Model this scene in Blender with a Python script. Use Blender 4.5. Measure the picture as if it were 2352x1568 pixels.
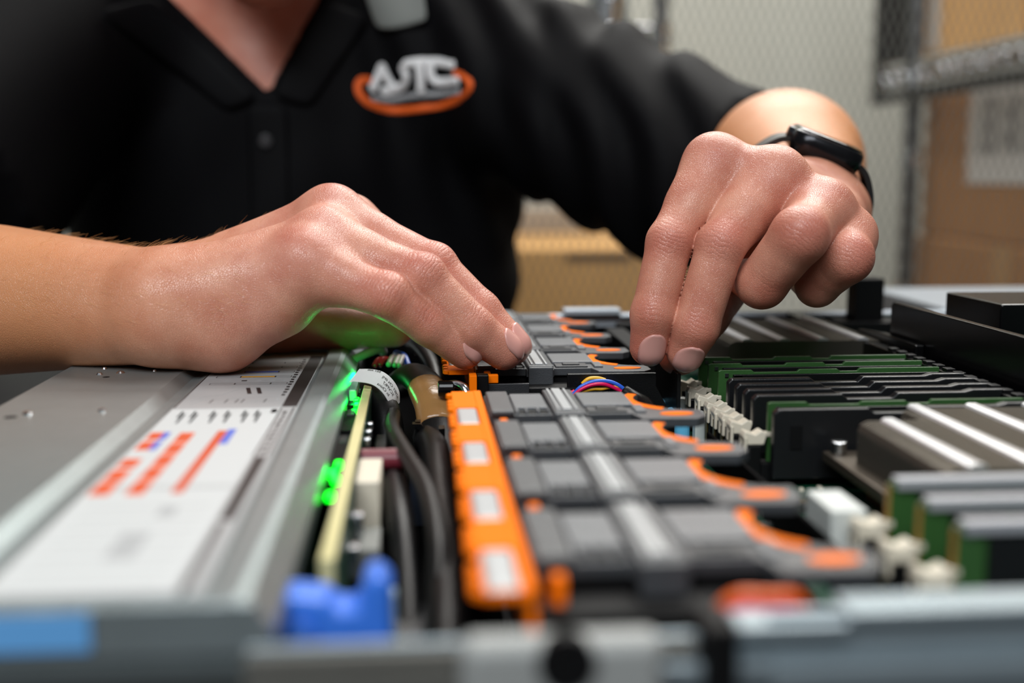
import bpy, bmesh, math, random
import numpy as np
from mathutils import Vector, Matrix

# ---------------------------------------------------------------- camera, light, exposure
# All lengths below are millimetres measured from the server: x along its length (to its rear),
# y across it (away from the camera), z up from its top rim.  The rim is TOP above the floor.
TOP = 0.793
S = 0.001
def W(p):
    return Vector((p[0] * S, p[1] * S, TOP + p[2] * S))
sc = bpy.context.scene
root_col = sc.collection
for o in list(bpy.data.objects):
    bpy.data.objects.remove(o)

cam_data = bpy.data.cameras.new('camera')
cam = bpy.data.objects.new('camera', cam_data)
root_col.objects.link(cam)
sc.camera = cam
pitch, yaw = math.radians(8.0944), math.radians(4.5285)
fwd = Vector((math.sin(yaw) * math.cos(pitch), math.cos(yaw) * math.cos(pitch), -math.sin(pitch)))
rgt = Vector((math.cos(yaw), -math.sin(yaw), 0))
upv = rgt.cross(fwd)
M3 = Matrix((rgt, upv, -fwd)).transposed()
cam.matrix_world = Matrix.Translation(W((0, 0, 75))) @ M3.to_4x4()
cam_data.sensor_width = 36
cam_data.lens = 2700 * 36 / 2352
cam_data.clip_start = 0.01
cam_data.dof.use_dof = True
cam_data.dof.focus_distance = 0.452
cam_data.dof.aperture_fstop = 4.9

sc.view_settings.view_transform = 'Standard'
sc.view_settings.look = 'None'
sc.view_settings.gamma = 1
sc.view_settings.use_curve_mapping = False
sc.view_settings.exposure = -0.12

wd = bpy.data.worlds.new('room_ambience')
sc.world = wd
wd.use_nodes = True
bg = wd.node_tree.nodes['Background']
bg.inputs[0].default_value = (0.90, 0.95, 1.0, 1)
bg.inputs[1].default_value = 0.06

def area(name, loc, target, size, sizey, power, col=(1, 1, 1)):
    l = bpy.data.lights.new(name, 'AREA')
    l.shape = 'RECTANGLE'; l.size = size; l.size_y = sizey; l.energy = power; l.color = col
    o = bpy.data.objects.new(name, l)
    root_col.objects.link(o)
    o.location = loc
    d = Vector(target) - Vector(loc)
    o.rotation_euler = d.to_track_quat('-Z', 'Y').to_euler()
    return o
area('room_area_light', (0.45, 0.95, 2.45), (0.15, 0.55, 0.8), 1.2, 0.5, 23, (1.0, 0.96, 0.92))  # ceiling panel above the server
area('room_area_light', (-0.5, -1.2, 2.45), (0.0, 0.45, 0.8), 1.8, 0.9, 64, (0.93, 0.97, 1.0))  # cool front fill for window light from behind the camera
area('room_area_light', (0.7, 2.0, 2.45), (0.45, 1.0, 0.8), 1.6, 0.6, 50, (1.0, 0.98, 0.93))  # ceiling panel towards the back of the room

# ---------------------------------------------------------------- materials
def lin(c):
    out = []
    for v in c[:3]:
        v = v / 255.0
        out.append(v / 12.92 if v <= 0.04045 else ((v + 0.055) / 1.055) ** 2.4)
    return tuple(out) + (1.0,)
MATS = {}
def mat(name, col, rough=0.5, metal=0.0, bump=0.0, scale=400.0, var=0.0, emit=None, spec=0.5, aniso=None, sheen=0.0, trans=0.0, coat=0.0):
    if name in MATS:
        return MATS[name]
    m = bpy.data.materials.new(name)
    m.use_nodes = True
    nt = m.node_tree; b = nt.nodes['Principled BSDF']
    b.inputs['Base Color'].default_value = lin(col)
    b.inputs['Roughness'].default_value = rough
    b.inputs['Metallic'].default_value = metal
    b.inputs['Specular IOR Level'].default_value = spec
    if sheen: b.inputs['Sheen Weight'].default_value = sheen
    if trans: b.inputs['Transmission Weight'].default_value = trans
    if coat: b.inputs['Coat Weight'].default_value = coat
    tc = nt.nodes.new('ShaderNodeTexCoord')
    if emit:
        b.inputs['Emission Color'].default_value = lin(emit[0]); b.inputs['Emission Strength'].default_value = emit[1]
    if bump or var:
        src = tc.outputs['Object']
        if aniso:
            mp = nt.nodes.new('ShaderNodeMapping'); mp.inputs['Scale'].default_value = aniso
            nt.links.new(src, mp.inputs['Vector']); src = mp.outputs['Vector']
        n = nt.nodes.new('ShaderNodeTexNoise'); n.inputs['Scale'].default_value = scale; n.inputs['Detail'].default_value = 3
        nt.links.new(src, n.inputs['Vector'])
        if bump:
            bp = nt.nodes.new('ShaderNodeBump'); bp.inputs['Strength'].default_value = bump; bp.inputs['Distance'].default_value = 0.0006
            nt.links.new(n.outputs['Fac'], bp.inputs['Height']); nt.links.new(bp.outputs['Normal'], b.inputs['Normal'])
        if var:
            n2 = nt.nodes.new('ShaderNodeTexNoise'); n2.inputs['Scale'].default_value = scale * 0.13; n2.inputs['Detail'].default_value = 4
            nt.links.new(src, n2.inputs['Vector'])
            mx = nt.nodes.new('ShaderNodeMix'); mx.data_type = 'RGBA'
            c = lin(col)
            mx.inputs['A'].default_value = tuple(max(0, v * (1 - var)) for v in c[:3]) + (1,)
            mx.inputs['B'].default_value = tuple(min(1, v * (1 + var)) for v in c[:3]) + (1,)
            nt.links.new(n2.outputs['Fac'], mx.inputs['Factor']); nt.links.new(mx.outputs['Result'], b.inputs['Base Color'])
    MATS[name] = m
    return m

STEEL = mat('galvanised_steel', (160, 171, 173), 0.36, 0.8, 0.15, 900, 0.10)
STEEL_D = mat('brushed_steel_dark', (120, 124, 128), 0.4, 0.8, 0.1, 700, 0.1)
CHROME = mat('chrome_wire', (205, 208, 212), 0.18, 1.0)
BLACK = mat('black_plastic', (10, 10, 11), 0.38, 0.0, 0.15, 2200, spec=.3)
BLACK_M = mat('black_matte_plastic', (9, 9, 10), 0.6, 0.0, 0.2, 2200, spec=.15)
BLACK_G = mat('black_gloss_plastic', (7, 7, 8), 0.24, 0.0, spec=.35)
GREY = mat('charcoal_plastic', (62, 64, 67), 0.42, 0.0, 0.25, 2600, 0.06)
GREY_L = mat('grey_plastic', (96, 98, 101), 0.42, 0.0, 0.2, 2600, 0.05)
GREY_D = mat('dark_grey_plastic', (34, 35, 38), 0.5, 0.0, 0.25, 2600)
ORANGE = mat('orange_plastic', (248, 118, 6), 0.6, 0.0, 0.05, 1500, spec=.06)
ORANGE_P = mat('orange_ink', (206, 80, 26), 0.5)
WHITE_L = mat('label_white', (190, 193, 193), 0.42, 0.0, 0.0)
SILVER_L = mat('label_silver', (172, 174, 175), 0.38, 0.25)
LINE_D = mat('label_line', (90, 92, 95), 0.5)
PCB_G = mat('green_board', (8, 62, 42), 0.35, 0.0, 0.2, 900, 0.25)
PCB_E = mat('board_cut_edge', (204, 196, 150), 0.6, 0.0, 0.1, 900, 0.1)
DIMM_G = mat('memory_board_green', (46, 82, 40), 0.35, 0.0, 0.15, 900, 0.15)
DIMM_E = mat('memory_board_edge', (120, 140, 80), 0.5, 0.0)
CHIP = mat('memory_chip_black', (14, 15, 17), 0.3, 0.0, 0.1, 1500)
BEIGE = mat('ivory_latch_plastic', (214, 205, 186), 0.42, 0.0, 0.05, 900)
GOLD = mat('gold_contact', (212, 170, 80), 0.3, 1.0)
TIN = mat('solder_tin', (200, 202, 205), 0.25, 1.0)
FIN = mat('nickel_fin', (128, 122, 112), 0.35, 0.85, 0.1, 900)
FIN_B = mat('fin_tab_highlight', (235, 236, 238), 0.3, 0.6)  # highlight on the folded fin tabs put into a near-white colour
RUBBER = mat('black_cable_jacket', (10, 10, 11), 0.42, 0.0, 0.1, 900, spec=.25)
TAPE_K = mat('amber_tape', (150, 110, 66), 0.25, 0.0, 0.4, 260, 0.45)
BLUE = mat('blue_plastic', (52, 112, 214), 0.35)
BLUE_S = mat('blue_sticker_ink', (96, 158, 214), 0.45)
CARD = mat('corrugated_cardboard', (208, 160, 98), 0.8, 0.0, 0.25, 120, 0.12)
CARD_D = mat('brown_cardboard', (160, 110, 58), 0.8, 0.0, 0.25, 120, 0.14)
PAPER = mat('shipping_label_paper', (206, 204, 200), 0.6)
LEDG = mat('lit_green_led', (10, 160, 50), 0.3, emit=((0, 255, 22), 6.0))

# ---------------------------------------------------------------- mesh helpers
def tag(o, label=None, cat=None, group=None, kind=None):
    if label: o['label'] = label
    if cat: o['category'] = cat
    if group: o['group'] = group
    if kind: o['kind'] = kind
    return o
def thing(name, label, cat, at=(0, 0, 0), group=None):
    o = bpy.data.objects.new(name, None)
    o.empty_display_size = 0.01
    root_col.objects.link(o)
    o.location = W(at)
    bpy.context.view_layer.update()
    return tag(o, label, cat, group)
class MB:
    """collects boxes, prisms and tubes given in server millimetres, then links them as ONE mesh object"""
    def __init__(s):
        s.v = []; s.f = []; s.mi = []; s.cur = 0
    def add(s, vs, fs):
        n = len(s.v)
        s.v += [tuple(v) for v in vs]
        for f in fs:
            s.f.append(tuple(n + i for i in f)); s.mi.append(s.cur)
        return s
    def box(s, x0, x1, y0, y1, z0, z1):
        return s.add([(x0, y0, z0), (x1, y0, z0), (x1, y1, z0), (x0, y1, z0), (x0, y0, z1), (x1, y0, z1), (x1, y1, z1), (x0, y1, z1)],
                     [(0, 3, 2, 1), (4, 5, 6, 7), (0, 1, 5, 4), (1, 2, 6, 5), (2, 3, 7, 6), (3, 0, 4, 7)])
    def prism(s, pts, a, b, axis='z'):
        """outline extruded from a to b; pts are (x,y) for z, (y,z) for x, (x,z) for y"""
        n = len(pts)
        def mk(p, t):
            return (p[0], p[1], t) if axis == 'z' else ((t, p[0], p[1]) if axis == 'x' else (p[0], t, p[1]))
        vs = [mk(p, a) for p in pts] + [mk(p, b) for p in pts]
        fs = [tuple(range(n))[::-1], tuple(range(n, 2 * n))] + [(i, (i + 1) % n, n + (i + 1) % n, n + i) for i in range(n)]
        return s.add(vs, fs)
    def ring(s, pts_in, pts_out, z0, z1):
        """band between two open outlines of equal length, extruded z0..z1"""
        n = len(pts_in)
        vs = [(p[0], p[1], z1) for p in pts_in] + [(p[0], p[1], z1) for p in pts_out] + [(p[0], p[1], z0) for p in pts_in] + [(p[0], p[1], z0) for p in pts_out]
        fs = []
        for i in range(n - 1):
            fs += [(i, i + 1, n + i + 1, n + i), (2 * n + i + 1, 2 * n + i, 3 * n + i, 3 * n + i + 1),
                   (i + 1, i, 2 * n + i, 2 * n + i + 1), (n + i, n + i + 1, 3 * n + i + 1, 3 * n + i)]
        fs += [(0, n, 3 * n, 2 * n), (n - 1, 2 * n - 1 + 0, 3 * n - 1, 4 * n - 1)[::-1]]
        fs[-1] = (2 * n - 1, n - 1, 3 * n - 1, 4 * n - 1)
        return s.add(vs, fs)
    def cyl(s, c, r, h, axis='z', n=20, r2=None):
        r2 = r if r2 is None else r2
        vs = []
        for k, (t, rr) in enumerate(((0, r), (h, r2))):
            for i in range(n):
                a = 2 * math.pi * i / n; p, q = rr * math.cos(a), rr * math.sin(a)
                vs.append((c[0] + p, c[1] + q, c[2] + t) if axis == 'z' else ((c[0] + t, c[1] + p, c[2] + q) if axis == 'x' else (c[0] + p, c[1] + t, c[2] + q)))
        fs = [tuple(range(n))[::-1], tuple(range(n, 2 * n))] + [(i, (i + 1) % n, n + (i + 1) % n, n + i) for i in range(n)]
        return s.add(vs, fs)
    def tube(s, pts, r, n=10, flat=1.0, smooth=6):
        P = spline(pts, smooth) if smooth else [np.array(p, float) for p in pts]
        m = len(P); rs = r if hasattr(r, '__len__') else [r] * len(pts)
        R = np.interp(np.linspace(0, 1, m), np.linspace(0, 1, len(rs)), rs)
        up = np.array([0.03, 0.02, 1.0]); vs = []
        for i in range(m):
            t = P[min(i + 1, m - 1)] - P[max(i - 1, 0)]; t = t / (np.linalg.norm(t) + 1e-9)
            a = np.cross(t, up)
            if np.linalg.norm(a) < 0.15: a = np.cross(t, np.array([1.0, 0, 0]))
            a /= np.linalg.norm(a); b = np.cross(a, t)
            for k in range(n):
                w = 2 * math.pi * k / n
                vs.append(tuple(P[i] + R[i] * (math.cos(w) * a + flat * math.sin(w) * b)))
        fs = [tuple(range(n))[::-1], tuple(range((m - 1) * n, m * n))]
        for i in range(m - 1):
            for k in range(n):
                fs.append((i * n + k, i * n + (k + 1) % n, (i + 1) * n + (k + 1) % n, (i + 1) * n + k))
        return s.add(vs, fs)
    def ribbon(s, pts, side, w, t=0.4, smooth=6):
        P = spline(pts, smooth); m = len(P); vs = []; sd = np.array(side, float); sd /= np.linalg.norm(sd)
        for i in range(m):
            tg = P[min(i + 1, m - 1)] - P[max(i - 1, 0)]; tg = tg / np.linalg.norm(tg)
            nn = np.cross(tg, sd); nn /= np.linalg.norm(nn)
            for a, b in ((-1, -1), (1, -1), (1, 1), (-1, 1)):
                vs.append(tuple(P[i] + sd * a * w / 2 + nn * b * t / 2))
        fs = [(3, 2, 1, 0), tuple((m - 1) * 4 + k for k in range(4))]
        for i in range(m - 1):
            for k in range(4):
                fs.append((i * 4 + k, i * 4 + (k + 1) % 4, (i + 1) * 4 + (k + 1) % 4, (i + 1) * 4 + k))
        return s.add(vs, fs)
    def use(s, i):
        s.cur = i; return s
    def build(s, name, mats, parent=None, bev=0.0, smooth=False, seg=2, kind=None, label=None):
        me = bpy.data.meshes.new(name)
        base = parent.matrix_world.translation if parent else None
        o0 = base if base is not None else W(np.mean(np.array(s.v), axis=0))
        me.from_pydata([tuple(W(v) - o0) for v in s.v], [], s.f)
        if not isinstance(mats, (list, tuple)): mats = [mats]
        for m in mats: me.materials.append(m)
        if len(mats) > 1: me.polygons.foreach_set('material_index', s.mi)
        bm = bmesh.new(); bm.from_mesh(me); bmesh.ops.recalc_face_normals(bm, faces=bm.faces); bm.to_mesh(me); bm.free()
        if smooth: me.polygons.foreach_set('use_smooth', [True] * len(me.polygons))
        o = bpy.data.objects.new(name, me)
        root_col.objects.link(o)
        if parent:
            o.parent = parent
            # children sit at their parent's origin, so their mesh is already relative to it
        else:
            o.location = o0
        if bev:
            b = o.modifiers.new('edge', 'BEVEL'); b.width = bev * S; b.segments = seg; b.limit_method = 'ANGLE'; b.angle_limit = math.radians(40)
        if kind: o['kind'] = kind
        if label: o['label'] = label
        bpy.context.view_layer.update()
        return o
def spline(pts, k=6):
    P = [np.array(p, float) for p in pts]
    if len(P) < 3:
        return [P[0] + (P[-1] - P[0]) * t for t in np.linspace(0, 1, k + 1)]
    out = []; Q = [2 * P[0] - P[1]] + P + [2 * P[-1] - P[-2]]
    for i in range(1, len(Q) - 2):
        for t in np.arange(k) / k:
            out.append(0.5 * ((2 * Q[i]) + (-Q[i - 1] + Q[i + 1]) * t + (2 * Q[i - 1] - 5 * Q[i] + 4 * Q[i + 1] - Q[i + 2]) * t * t + (-Q[i - 1] + 3 * Q[i] - 3 * Q[i + 1] + Q[i + 2]) * t ** 3))
    out.append(P[-1])
    return out
def arc(cx, cy, r, a0, a1, n=14):
    return [(cx + r * math.cos(math.radians(a0 + (a1 - a0) * i / n)), cy + r * math.sin(math.radians(a0 + (a1 - a0) * i / n))) for i in range(n + 1)]
# ---------------------------------------------------------------- the setting
b = MB().box(-3200, 3600, -1600, 2500, -803, -793).build('floor', mat('grey_floor', (120, 118, 114), .5, 0, .1, 8, .15)); tag(b, kind='structure')
b = MB().box(-3200, 3600, 2500, 2560, -793, 1900).build('wall_back', mat('pale_wall_paint', (196, 196, 185), .8, 0, .1, 60, .04)); tag(b, kind='structure')

# ---------------------------------------------------------------- table and server chassis
table = thing('work_table', 'dark grey work table under the open server', 'table', (100, 480, -793))
MB().box(-800, 1000, 110, 830, -76, -46).build('tabletop', mat('table_laminate', (44, 45, 48), .5, 0, .1, 300), table, bev=3)
for x in (-760, 960):
    for y in (150, 790):
        MB().box(x - 20, x + 20, y - 20, y + 20, -793, -76).build('leg', STEEL_D, table, bev=2)

ch = thing('server_chassis', 'open grey steel rack server with its lid off, lying across the table', 'server', (210, 420, -46))
MB().box(-138, 560, 192, 641, -45.5, -43.5).build('base_tray', STEEL_D, ch)
MB().box(-18.2, 22, 204, 636, -43.5, -42).build('channel_dark_sheet', mat('shade_black', (5, 5, 6), .9, spec=.02), ch)  # black sheet added to keep the channel floor dark
MB().box(-30, 560, 634.5, 636.5, -43, -8).build('far_wall_dark_sheet', mat('shade_black', (5, 5, 6), .9, spec=.02), ch)  # black sheet added to stop the far wall reflecting into the channel
MB().box(60, 96, 404, 446, -43.5, -42).build('channel_dark_sheet', BLACK_M, ch)  # black sheet added on the floor of the empty slot
b = MB()
b.box(-30, 60, 192, 193.5, -43.5, -4).box(60, 560, 192, 193.5, -43.5, -.5)
b.box(54, 74, 189.5, 198, -4.4, -2).box(74, 560, 190, 199.5, -2.4, -.2)
b.box(40, 60, 188, 192, -12, -8).box(60, 560, 188.5, 192, -14, -9)
b.build('near_wall', mat('blue_grey_zinc', (142, 154, 160), .4, .6, .12, 700, .1), ch, bev=.7)
b = MB()
b.box(-138, 560, 639.5, 641, -43.5, -1).box(40, 78, 633, 641, -3, -1.5).box(79, 110, 633, 645, -1, 1.8).box(110, 560, 634, 641, -3, -1.5)
b.build('far_wall', mat('pale_zinc', (178, 186, 194), .5, .5, .1, 600, .06), ch, bev=.4)
b = MB(); b.box(-30, 47, 190, 196, -7.4, -5).box(-30, 40, 188.6, 192, -20, -7.6); b.build('front_flange', mat('flange_dark_grey', (92, 91, 86), .5, .4, .1, 500, .1), ch, bev=.6)  # left flange, coloured darker than the rest of the near wall
# grey boss with a dark socket in the near wall
b = MB(); b.box(6, 40, 182, 189.5, -14, -.8)
bo = b.build('latch_plate', mat('boss_grey', (150, 152, 150), .6, .2), ch, bev=2.5, seg=4)
MB().cyl((23.4, 181, -4.2), 4.9, 3, 'y', 32).build('latch_socket', BLACK_M, bo)
b = MB(); b.box(47.5, 53, 184, 196, -26, 0).box(46, 54, 182, 186, -30, -18); b.build('wall_clip', BLACK_M, ch, bev=.8)
# drive bay cover: one folded sheet, seen from above as plate, step, label trough and rim
pr = [(-137, -12), (-137, 0), (-136, .6), (-90.4, .6), (-86.6, -2.3), (-84, -2.3), (-82.2, -1.6), (-40, -1.6), (-38.5, 0.2), (-33, .4), (-31.2, -.4), (-26.6, -5.6), (-26.2, -9), (-27.6, -9), (-28, -6), (-33.2, -1.8), (-136, -2.6), (-136, -12)]
dc = MB().prism(pr, 203.5, 636, 'y').build('drive_bay_cover', STEEL, ch, bev=.35)
b = MB().prism([(-137, -9.5), (-137, .2), (-30, .2), (-27, -5.4), (-27, -9.5)], 201.8, 203.8, 'y'); b.box(-137, -29, 203, 206, -43.5, -9); b.build('front_lip', STEEL, dc, bev=.5)
MB().box(-120, -29, 199.6, 200.2, -43, -12).build('shadowed_side_panel', mat('panel_shade_grey', (58, 62, 62), .5, .4), dc)  # shade below the lip put into the panel's darker colour
MB().box(-112, -58, 201.2, 201.8, -7.6, -1.0).build('blue_sticker', BLUE_S, dc, label='blue sticker on the front lip')
MB().box(-136.5, -30, 470, 636, -43, -13).build('drive_cage', mat('dark_cage', (26, 27, 29), .5, .4), dc)
MB().box(-136.5, -30, 206, 470, -43, -13).build('drive_cage', MATS['dark_cage'], dc)
lab = MB().box(-81.3, -40.6, 211, 500, -1.62, -1.30).build('label_sheet', SILVER_L, dc, label='printed service label')
# flat print of the label
INK = [mat('ink_black', (24, 22, 24), .45), ORANGE_P, mat('ink_blue', (72, 96, 190), .5), mat('ink_grey', (160, 162, 163), .5), mat('ink_amber', (196, 140, 40), .5), WHITE_L, mat('ink_deep_orange', (190, 66, 12), .5)]
pb = MB(); zt = -1.29
def ink(i, x0, x1, y0, y1, lift=.0):
    pb.use(i).add([(x0, y0, zt + lift), (x1, y0, zt + lift), (x1, y1, zt + lift), (x0, y1, zt + lift)], [(0, 1, 2, 3)])
def inkl(i, pts, w=.35, lift=.01):
    for (x0, y0), (x1, y1) in zip(pts, pts[1:]):
        d = math.hypot(x1 - x0, y1 - y0) + 1e-6; nx, ny = -(y1 - y0) / d * w / 2, (x1 - x0) / d * w / 2
        pb.use(i).add([(x0 + nx, y0 + ny, zt + lift), (x1 + nx, y1 + ny, zt + lift), (x1 - nx, y1 - ny, zt + lift), (x0 - nx, y0 - ny, zt + lift)], [(0, 1, 2, 3)])
ink(5, -81, -46, 213, 386)                      # whiter lower panels
ink(0, -46, -41, 388, 498); ink(0, -45.2, -42, 258, 318); ink(0, -45, -43.6, 211, 256); ink(0, -46, -45.5, 318, 386); ink(0, -42, -41.4, 318, 386)
ink(3, -81, -46, 386.4, 387.4); ink(3, -81, -46, 287, 287.6)
inkl(0, [(-81, 388), (-81, 500)], .5)
# orange port charts with blue keys
for k in range(5):
    ink(1, -71.3, -67, 281 + k * 14, 281 + k * 14 + 13, .004); ink(6, -71.1, -67.2, 281 + k * 14 + 4, 281 + k * 14 + 9, .008); ink(3, -70, -69.8, 287 + k * 12 + 9, 287 + k * 12 + 9.6, .008)
for k, (a, c) in enumerate(((281, 293), (294, 306), (308, 318), (328, 339), (341, 351))):
    ink(1, -80, -75.2 + (0 if k < 3 else -1), a, c, .004); ink(6, -79.6, -76.4, a + 2, a + 6, .006)
    if k > 2: ink(2, -76.2, -74.2, a, c, .006)
ink(6, -60.6, -57.8, 282, 352, .004); ink(2, -57.8, -55.4, 334, 354, .006)
for x in (-76, -72, -66, -61.5, -56, -52):
    ink(3, x, x + .8, 364, 378); ink(3, x - 1.2, x - .4, 372, 382)
for k in range(7):
    ink(3, -78 + k * .2, -49, 216 + k * 9, 216.8 + k * 9, .003)
ink(3, -64, -58, 232, 250, .006); ink(3, -60, -56, 262, 270, .006); ink(1, -48.5, -46.6, 378, 384)
for k in range(10): ink(0, -44.5 + .2 * (k % 3), -43.2, 322 + k * 6, 326 + k * 6)
# hand and slot drawing, port rows
for x in (-62, -58.4): inkl(0, [(x, 424), (x + 2.2, 412)], 1.5)
inkl(3, [(-78, 398), (-74, 408), (-69, 411), (-66.5, 417), (-62, 428), (-69, 424), (-78, 425)], .5)
inkl(3, [(-77, 393), (-74, 402), (-57, 405), (-49, 406), (-48.5, 398), (-57, 397), (-72, 394)], .5)
for x in (-71, -66, -62.5, -60.5, -53): inkl(0, [(x, 396), (x + .4, 402)], .4)
for y, f in ((431, None), (446, 4), (457, 2), (468, None), (479, None)):
    inkl(0, [(-77, y), (-77, y + 3), (-49, y + 3), (-49, y), (-77, y)], .3)
    if f is not None: ink(f, -68, -55, y + .4, y + 2.6, .006)
    for x in (-55, -68): inkl(0, [(x, y), (x, y + 3)], .5)
for x in (-73, -66.5, -61, -56, -51.5): ink(0 if x == -66.5 else 3, x, x + 2, 438, 440)
for k in range(16): ink(0, -48.4, -47.2 + .15 * (k % 3), 408 + k * 5.2, 411 + k * 5.2)
pb.build('label_print', INK, dc)
for x, y, r in ((-120, 446, 1.3), (-113, 449, 1.7), (-121.5, 459, 1.1), (-123, 373, 1.8), (-101, 452, .9), (-101, 376, 1.4)):
    MB().cyl((x, y, .6), r, .7, n=16, r2=r * .6).build('rivet', CHROME, dc)
for x, y, r in ((-128, 346, 2.4), (-126.5, 368, 2.0), (-116, 440, 1.3)):
    MB().cyl((x, y, .4), r, .25, n=18).build('screw_hole', BLACK_M, dc)
# ---------------------------------------------------------------- the channel between drive bay and fans
bp_ = thing('backplane_board', 'upright cream-edged circuit board with lit green LEDs beside the drive bay cover', 'circuit board', (-20, 400, -43.5))
MB().box(-21.9, -18.7, 244, 470, -43, -6.2).build('board', mat('board_lacquer', (196, 186, 132), .55, 0, .1, 900, .1), bp_, bev=.3)
MB().box(-22.2, -21.9, 244, 470, -43, -7).build('solder_mask', PCB_G, bp_)
MB().box(-18.7, -18.4, 244, 470, -43, -7).build('solder_mask', PCB_G, bp_)
for y in (352, 394, 436):
    c = MB().box(-27, -22.3, y - 17, y + 17, -26, -9).build('drive_connector', BLACK_M, bp_, bev=.3)
    b = MB()
    for k in range(13): b.box(-26.6, -22.6, y - 16 + k * 2.6, y - 14.9 + k * 2.6, -9, -7.4)
    b.build('contact_comb', BLACK, c)
    b = MB()
    for k in range(6): b.box(-25.4, -23, y + 8 + k * 1.5, y + 8.4 + k * 1.5, -7.5, -7.1)
    b.build('pin', TIN, c)
for x, y, z in ((-23.4, 428, -6.4), (-22.9, 420, -6.8), (-23.4, 411, -7.4), (-23.6, 331, -6.6), (-24.6, 322, -7), (-23.4, 317, -7.4), (-24, 303, -8)):
    MB().box(x - 1.0, x + 1.0, y - 2.4, y + 2.4, z - 1.6, z).build('led', LEDG, bp_, bev=.4)
def glow(x, y, z, e):
    l = bpy.data.lights.new('led_light', 'POINT'); l.color = (0.0, 1.0, 0.12); l.energy = e; l.shadow_soft_size = .0015
    o = bpy.data.objects.new('led_light', l); root_col.objects.link(o); o.location = W((x, y, z))
glow(-24.6, 480, -5, .008); glow(-24, 425, -6, .0014); glow(-24.4, 325, -7, .0012)
MB().box(-26.2, -23.4, 428, 452, -8, -3.2).build('light_guide', mat('pale_light_guide', (120, 190, 150), .3, trans=.3), bp_, bev=.6)
for x0, x1, y0, y1, z0, z1, m in ((-18.3, -11.5, 318, 345, -24, -9, BEIGE), (-17.5, -11, 292, 312, -34, -20, mat('grey_header', (120, 122, 118), .5)), (-18.3, -15.5, 352, 358, -14, -9, BEIGE), (-18.3, -16.2, 372, 375, -12, -9, TIN), (-18.3, -16.2, 384, 387, -12, -9, TIN), (-18.3, -16.2, 396, 399, -12, -9, TIN), (-18.3, -15.4, 300, 304, -20, -13, TIN), (-18.3, -15.6, 282, 286, -24, -16, TIN)):
    MB().box(x0, x1, y0, y1, z0, z1).build('header_connector' if x1 - x0 > 5 else 'component', m, bp_, bev=.5)
cap = MB().cyl((-18.3, 352, -11), 3.2, 13, 'x', 20).build('capacitor', mat('maroon_sleeve', (110, 36, 48), .4), bp_, bev=.4)
MB().cyl((-5.5, 352, -11), 2.4, .7, 'x', 20).build('capacitor_top', TIN, cap)

def cable(name, label, pts, r, m=RUBBER, flat=1.0, n=12):
    o = MB().tube(pts, r, n, flat).build(name, m, None, smooth=True)
    return tag(o, label, 'cable')
cable('power_cable', 'thin black cable curving along the cream-edged board', [(-10, 425, -12), (-9.5, 385, -9), (-4, 345, -9), (1.5, 315, -11), (4, 285, -16), (3.5, 262, -24), (0, 235, -34)], 2.6)
cable('power_cable', 'thick black cable in the bottom of the channel beside the orange bar', [(2, 430, -22), (4.5, 390, -18), (5.5, 340, -20), (6, 290, -22), (5.5, 250, -26), (4, 205, -36)], 5.2)
cable('power_cable', 'black cable diving between the cables at the near end of the channel', [(-8, 345, -16), (-6, 315, -18), (-4, 290, -26), (-3, 260, -36)], 3.6)
cable('power_cable', 'pale grey sleeved cable at the near end of the channel', [(-6, 262, -36), (-4.5, 240, -27), (-4, 222, -22), (-6, 204, -24)], 3.4, mat('grey_sleeve', (120, 122, 124), .5))
MB().box(-13, -6, 258, 264, -40, -20).build('cable_clip', mat('pale_blue_grey_plastic', (128, 146, 150), .5)); tag(bpy.data.objects['cable_clip'], 'pale blue-grey clip standing low in the channel', 'clip')
# wide black sheath arching over with an amber taped patch
sh = thing('flat_cable_sheath', 'wide black cable sheath with a patch of amber tape, arching beside the fans', 'cable', (2, 440, -43))
P = [(-9, 500, -15), (-3, 482, -8), (2, 462, -8.4), (5.5, 440, -13), (7, 422, -24), (6, 405, -37)]
MB().tube(P, 7.5, 18, .75).build('sheath', BLACK, sh, smooth=True)
MB().tube([(2.6, 459, -8.9), (4.0, 450, -10.6), (5.4, 440.5, -12.9), (6.5, 430, -18.6)], 7.75, 18, .78).build('amber_tape', TAPE_K, sh, smooth=True)
b = MB(); b.box(-2, 0, 418, 424, -34, -14).box(6.5, 8.6, 412, 418, -34, -15); b.prism([(-3, -14), (0, -14), (3.2, -18), (2, -19.5), (-1, -16)], 416, 420, 'y'); b.build('wire_guide', BLACK_G, sh)
cable('tape_strip', 'narrow amber tape strip hanging in the channel', [(4, 398, -16), (4.5, 380, -18), (6, 360, -20), (7, 345, -22)], 1.7, TAPE_K, .3)
# labelled black bundle
lc = thing('labelled_cable', 'black cable bundle wrapped with a white printed flag label', 'cable', (-14, 448, -43))
MB().tube([(-30, 470, -16), (-22, 460, -11), (-15, 447, -12.5), (-12.5, 437, -20), (-12.5, 428, -38)], [4.5, 5.2, 5.8, 6.2, 6.2], 16).build('bundle', RUBBER, lc, smooth=True)
LP = [(-25.2, 449, -1.6), (-20.5, 447, -1.4), (-16, 445, -2.2), (-12.4, 443.5, -5), (-10.0, 442.5, -9.2), (-9.8, 442, -13.5)]
SD = np.array((-.42, -.78, -.46)); SD /= np.linalg.norm(SD)
flag = MB().ribbon(LP, SD, 8.4, .25, 6).build('flag_label', mat('white_flag_vinyl', (206, 206, 204), .45), lc)
LS = np.array(spline(LP, 12)); LD = np.concatenate([[0], np.cumsum(np.linalg.norm(np.diff(LS, axis=0), axis=1))])
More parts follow.
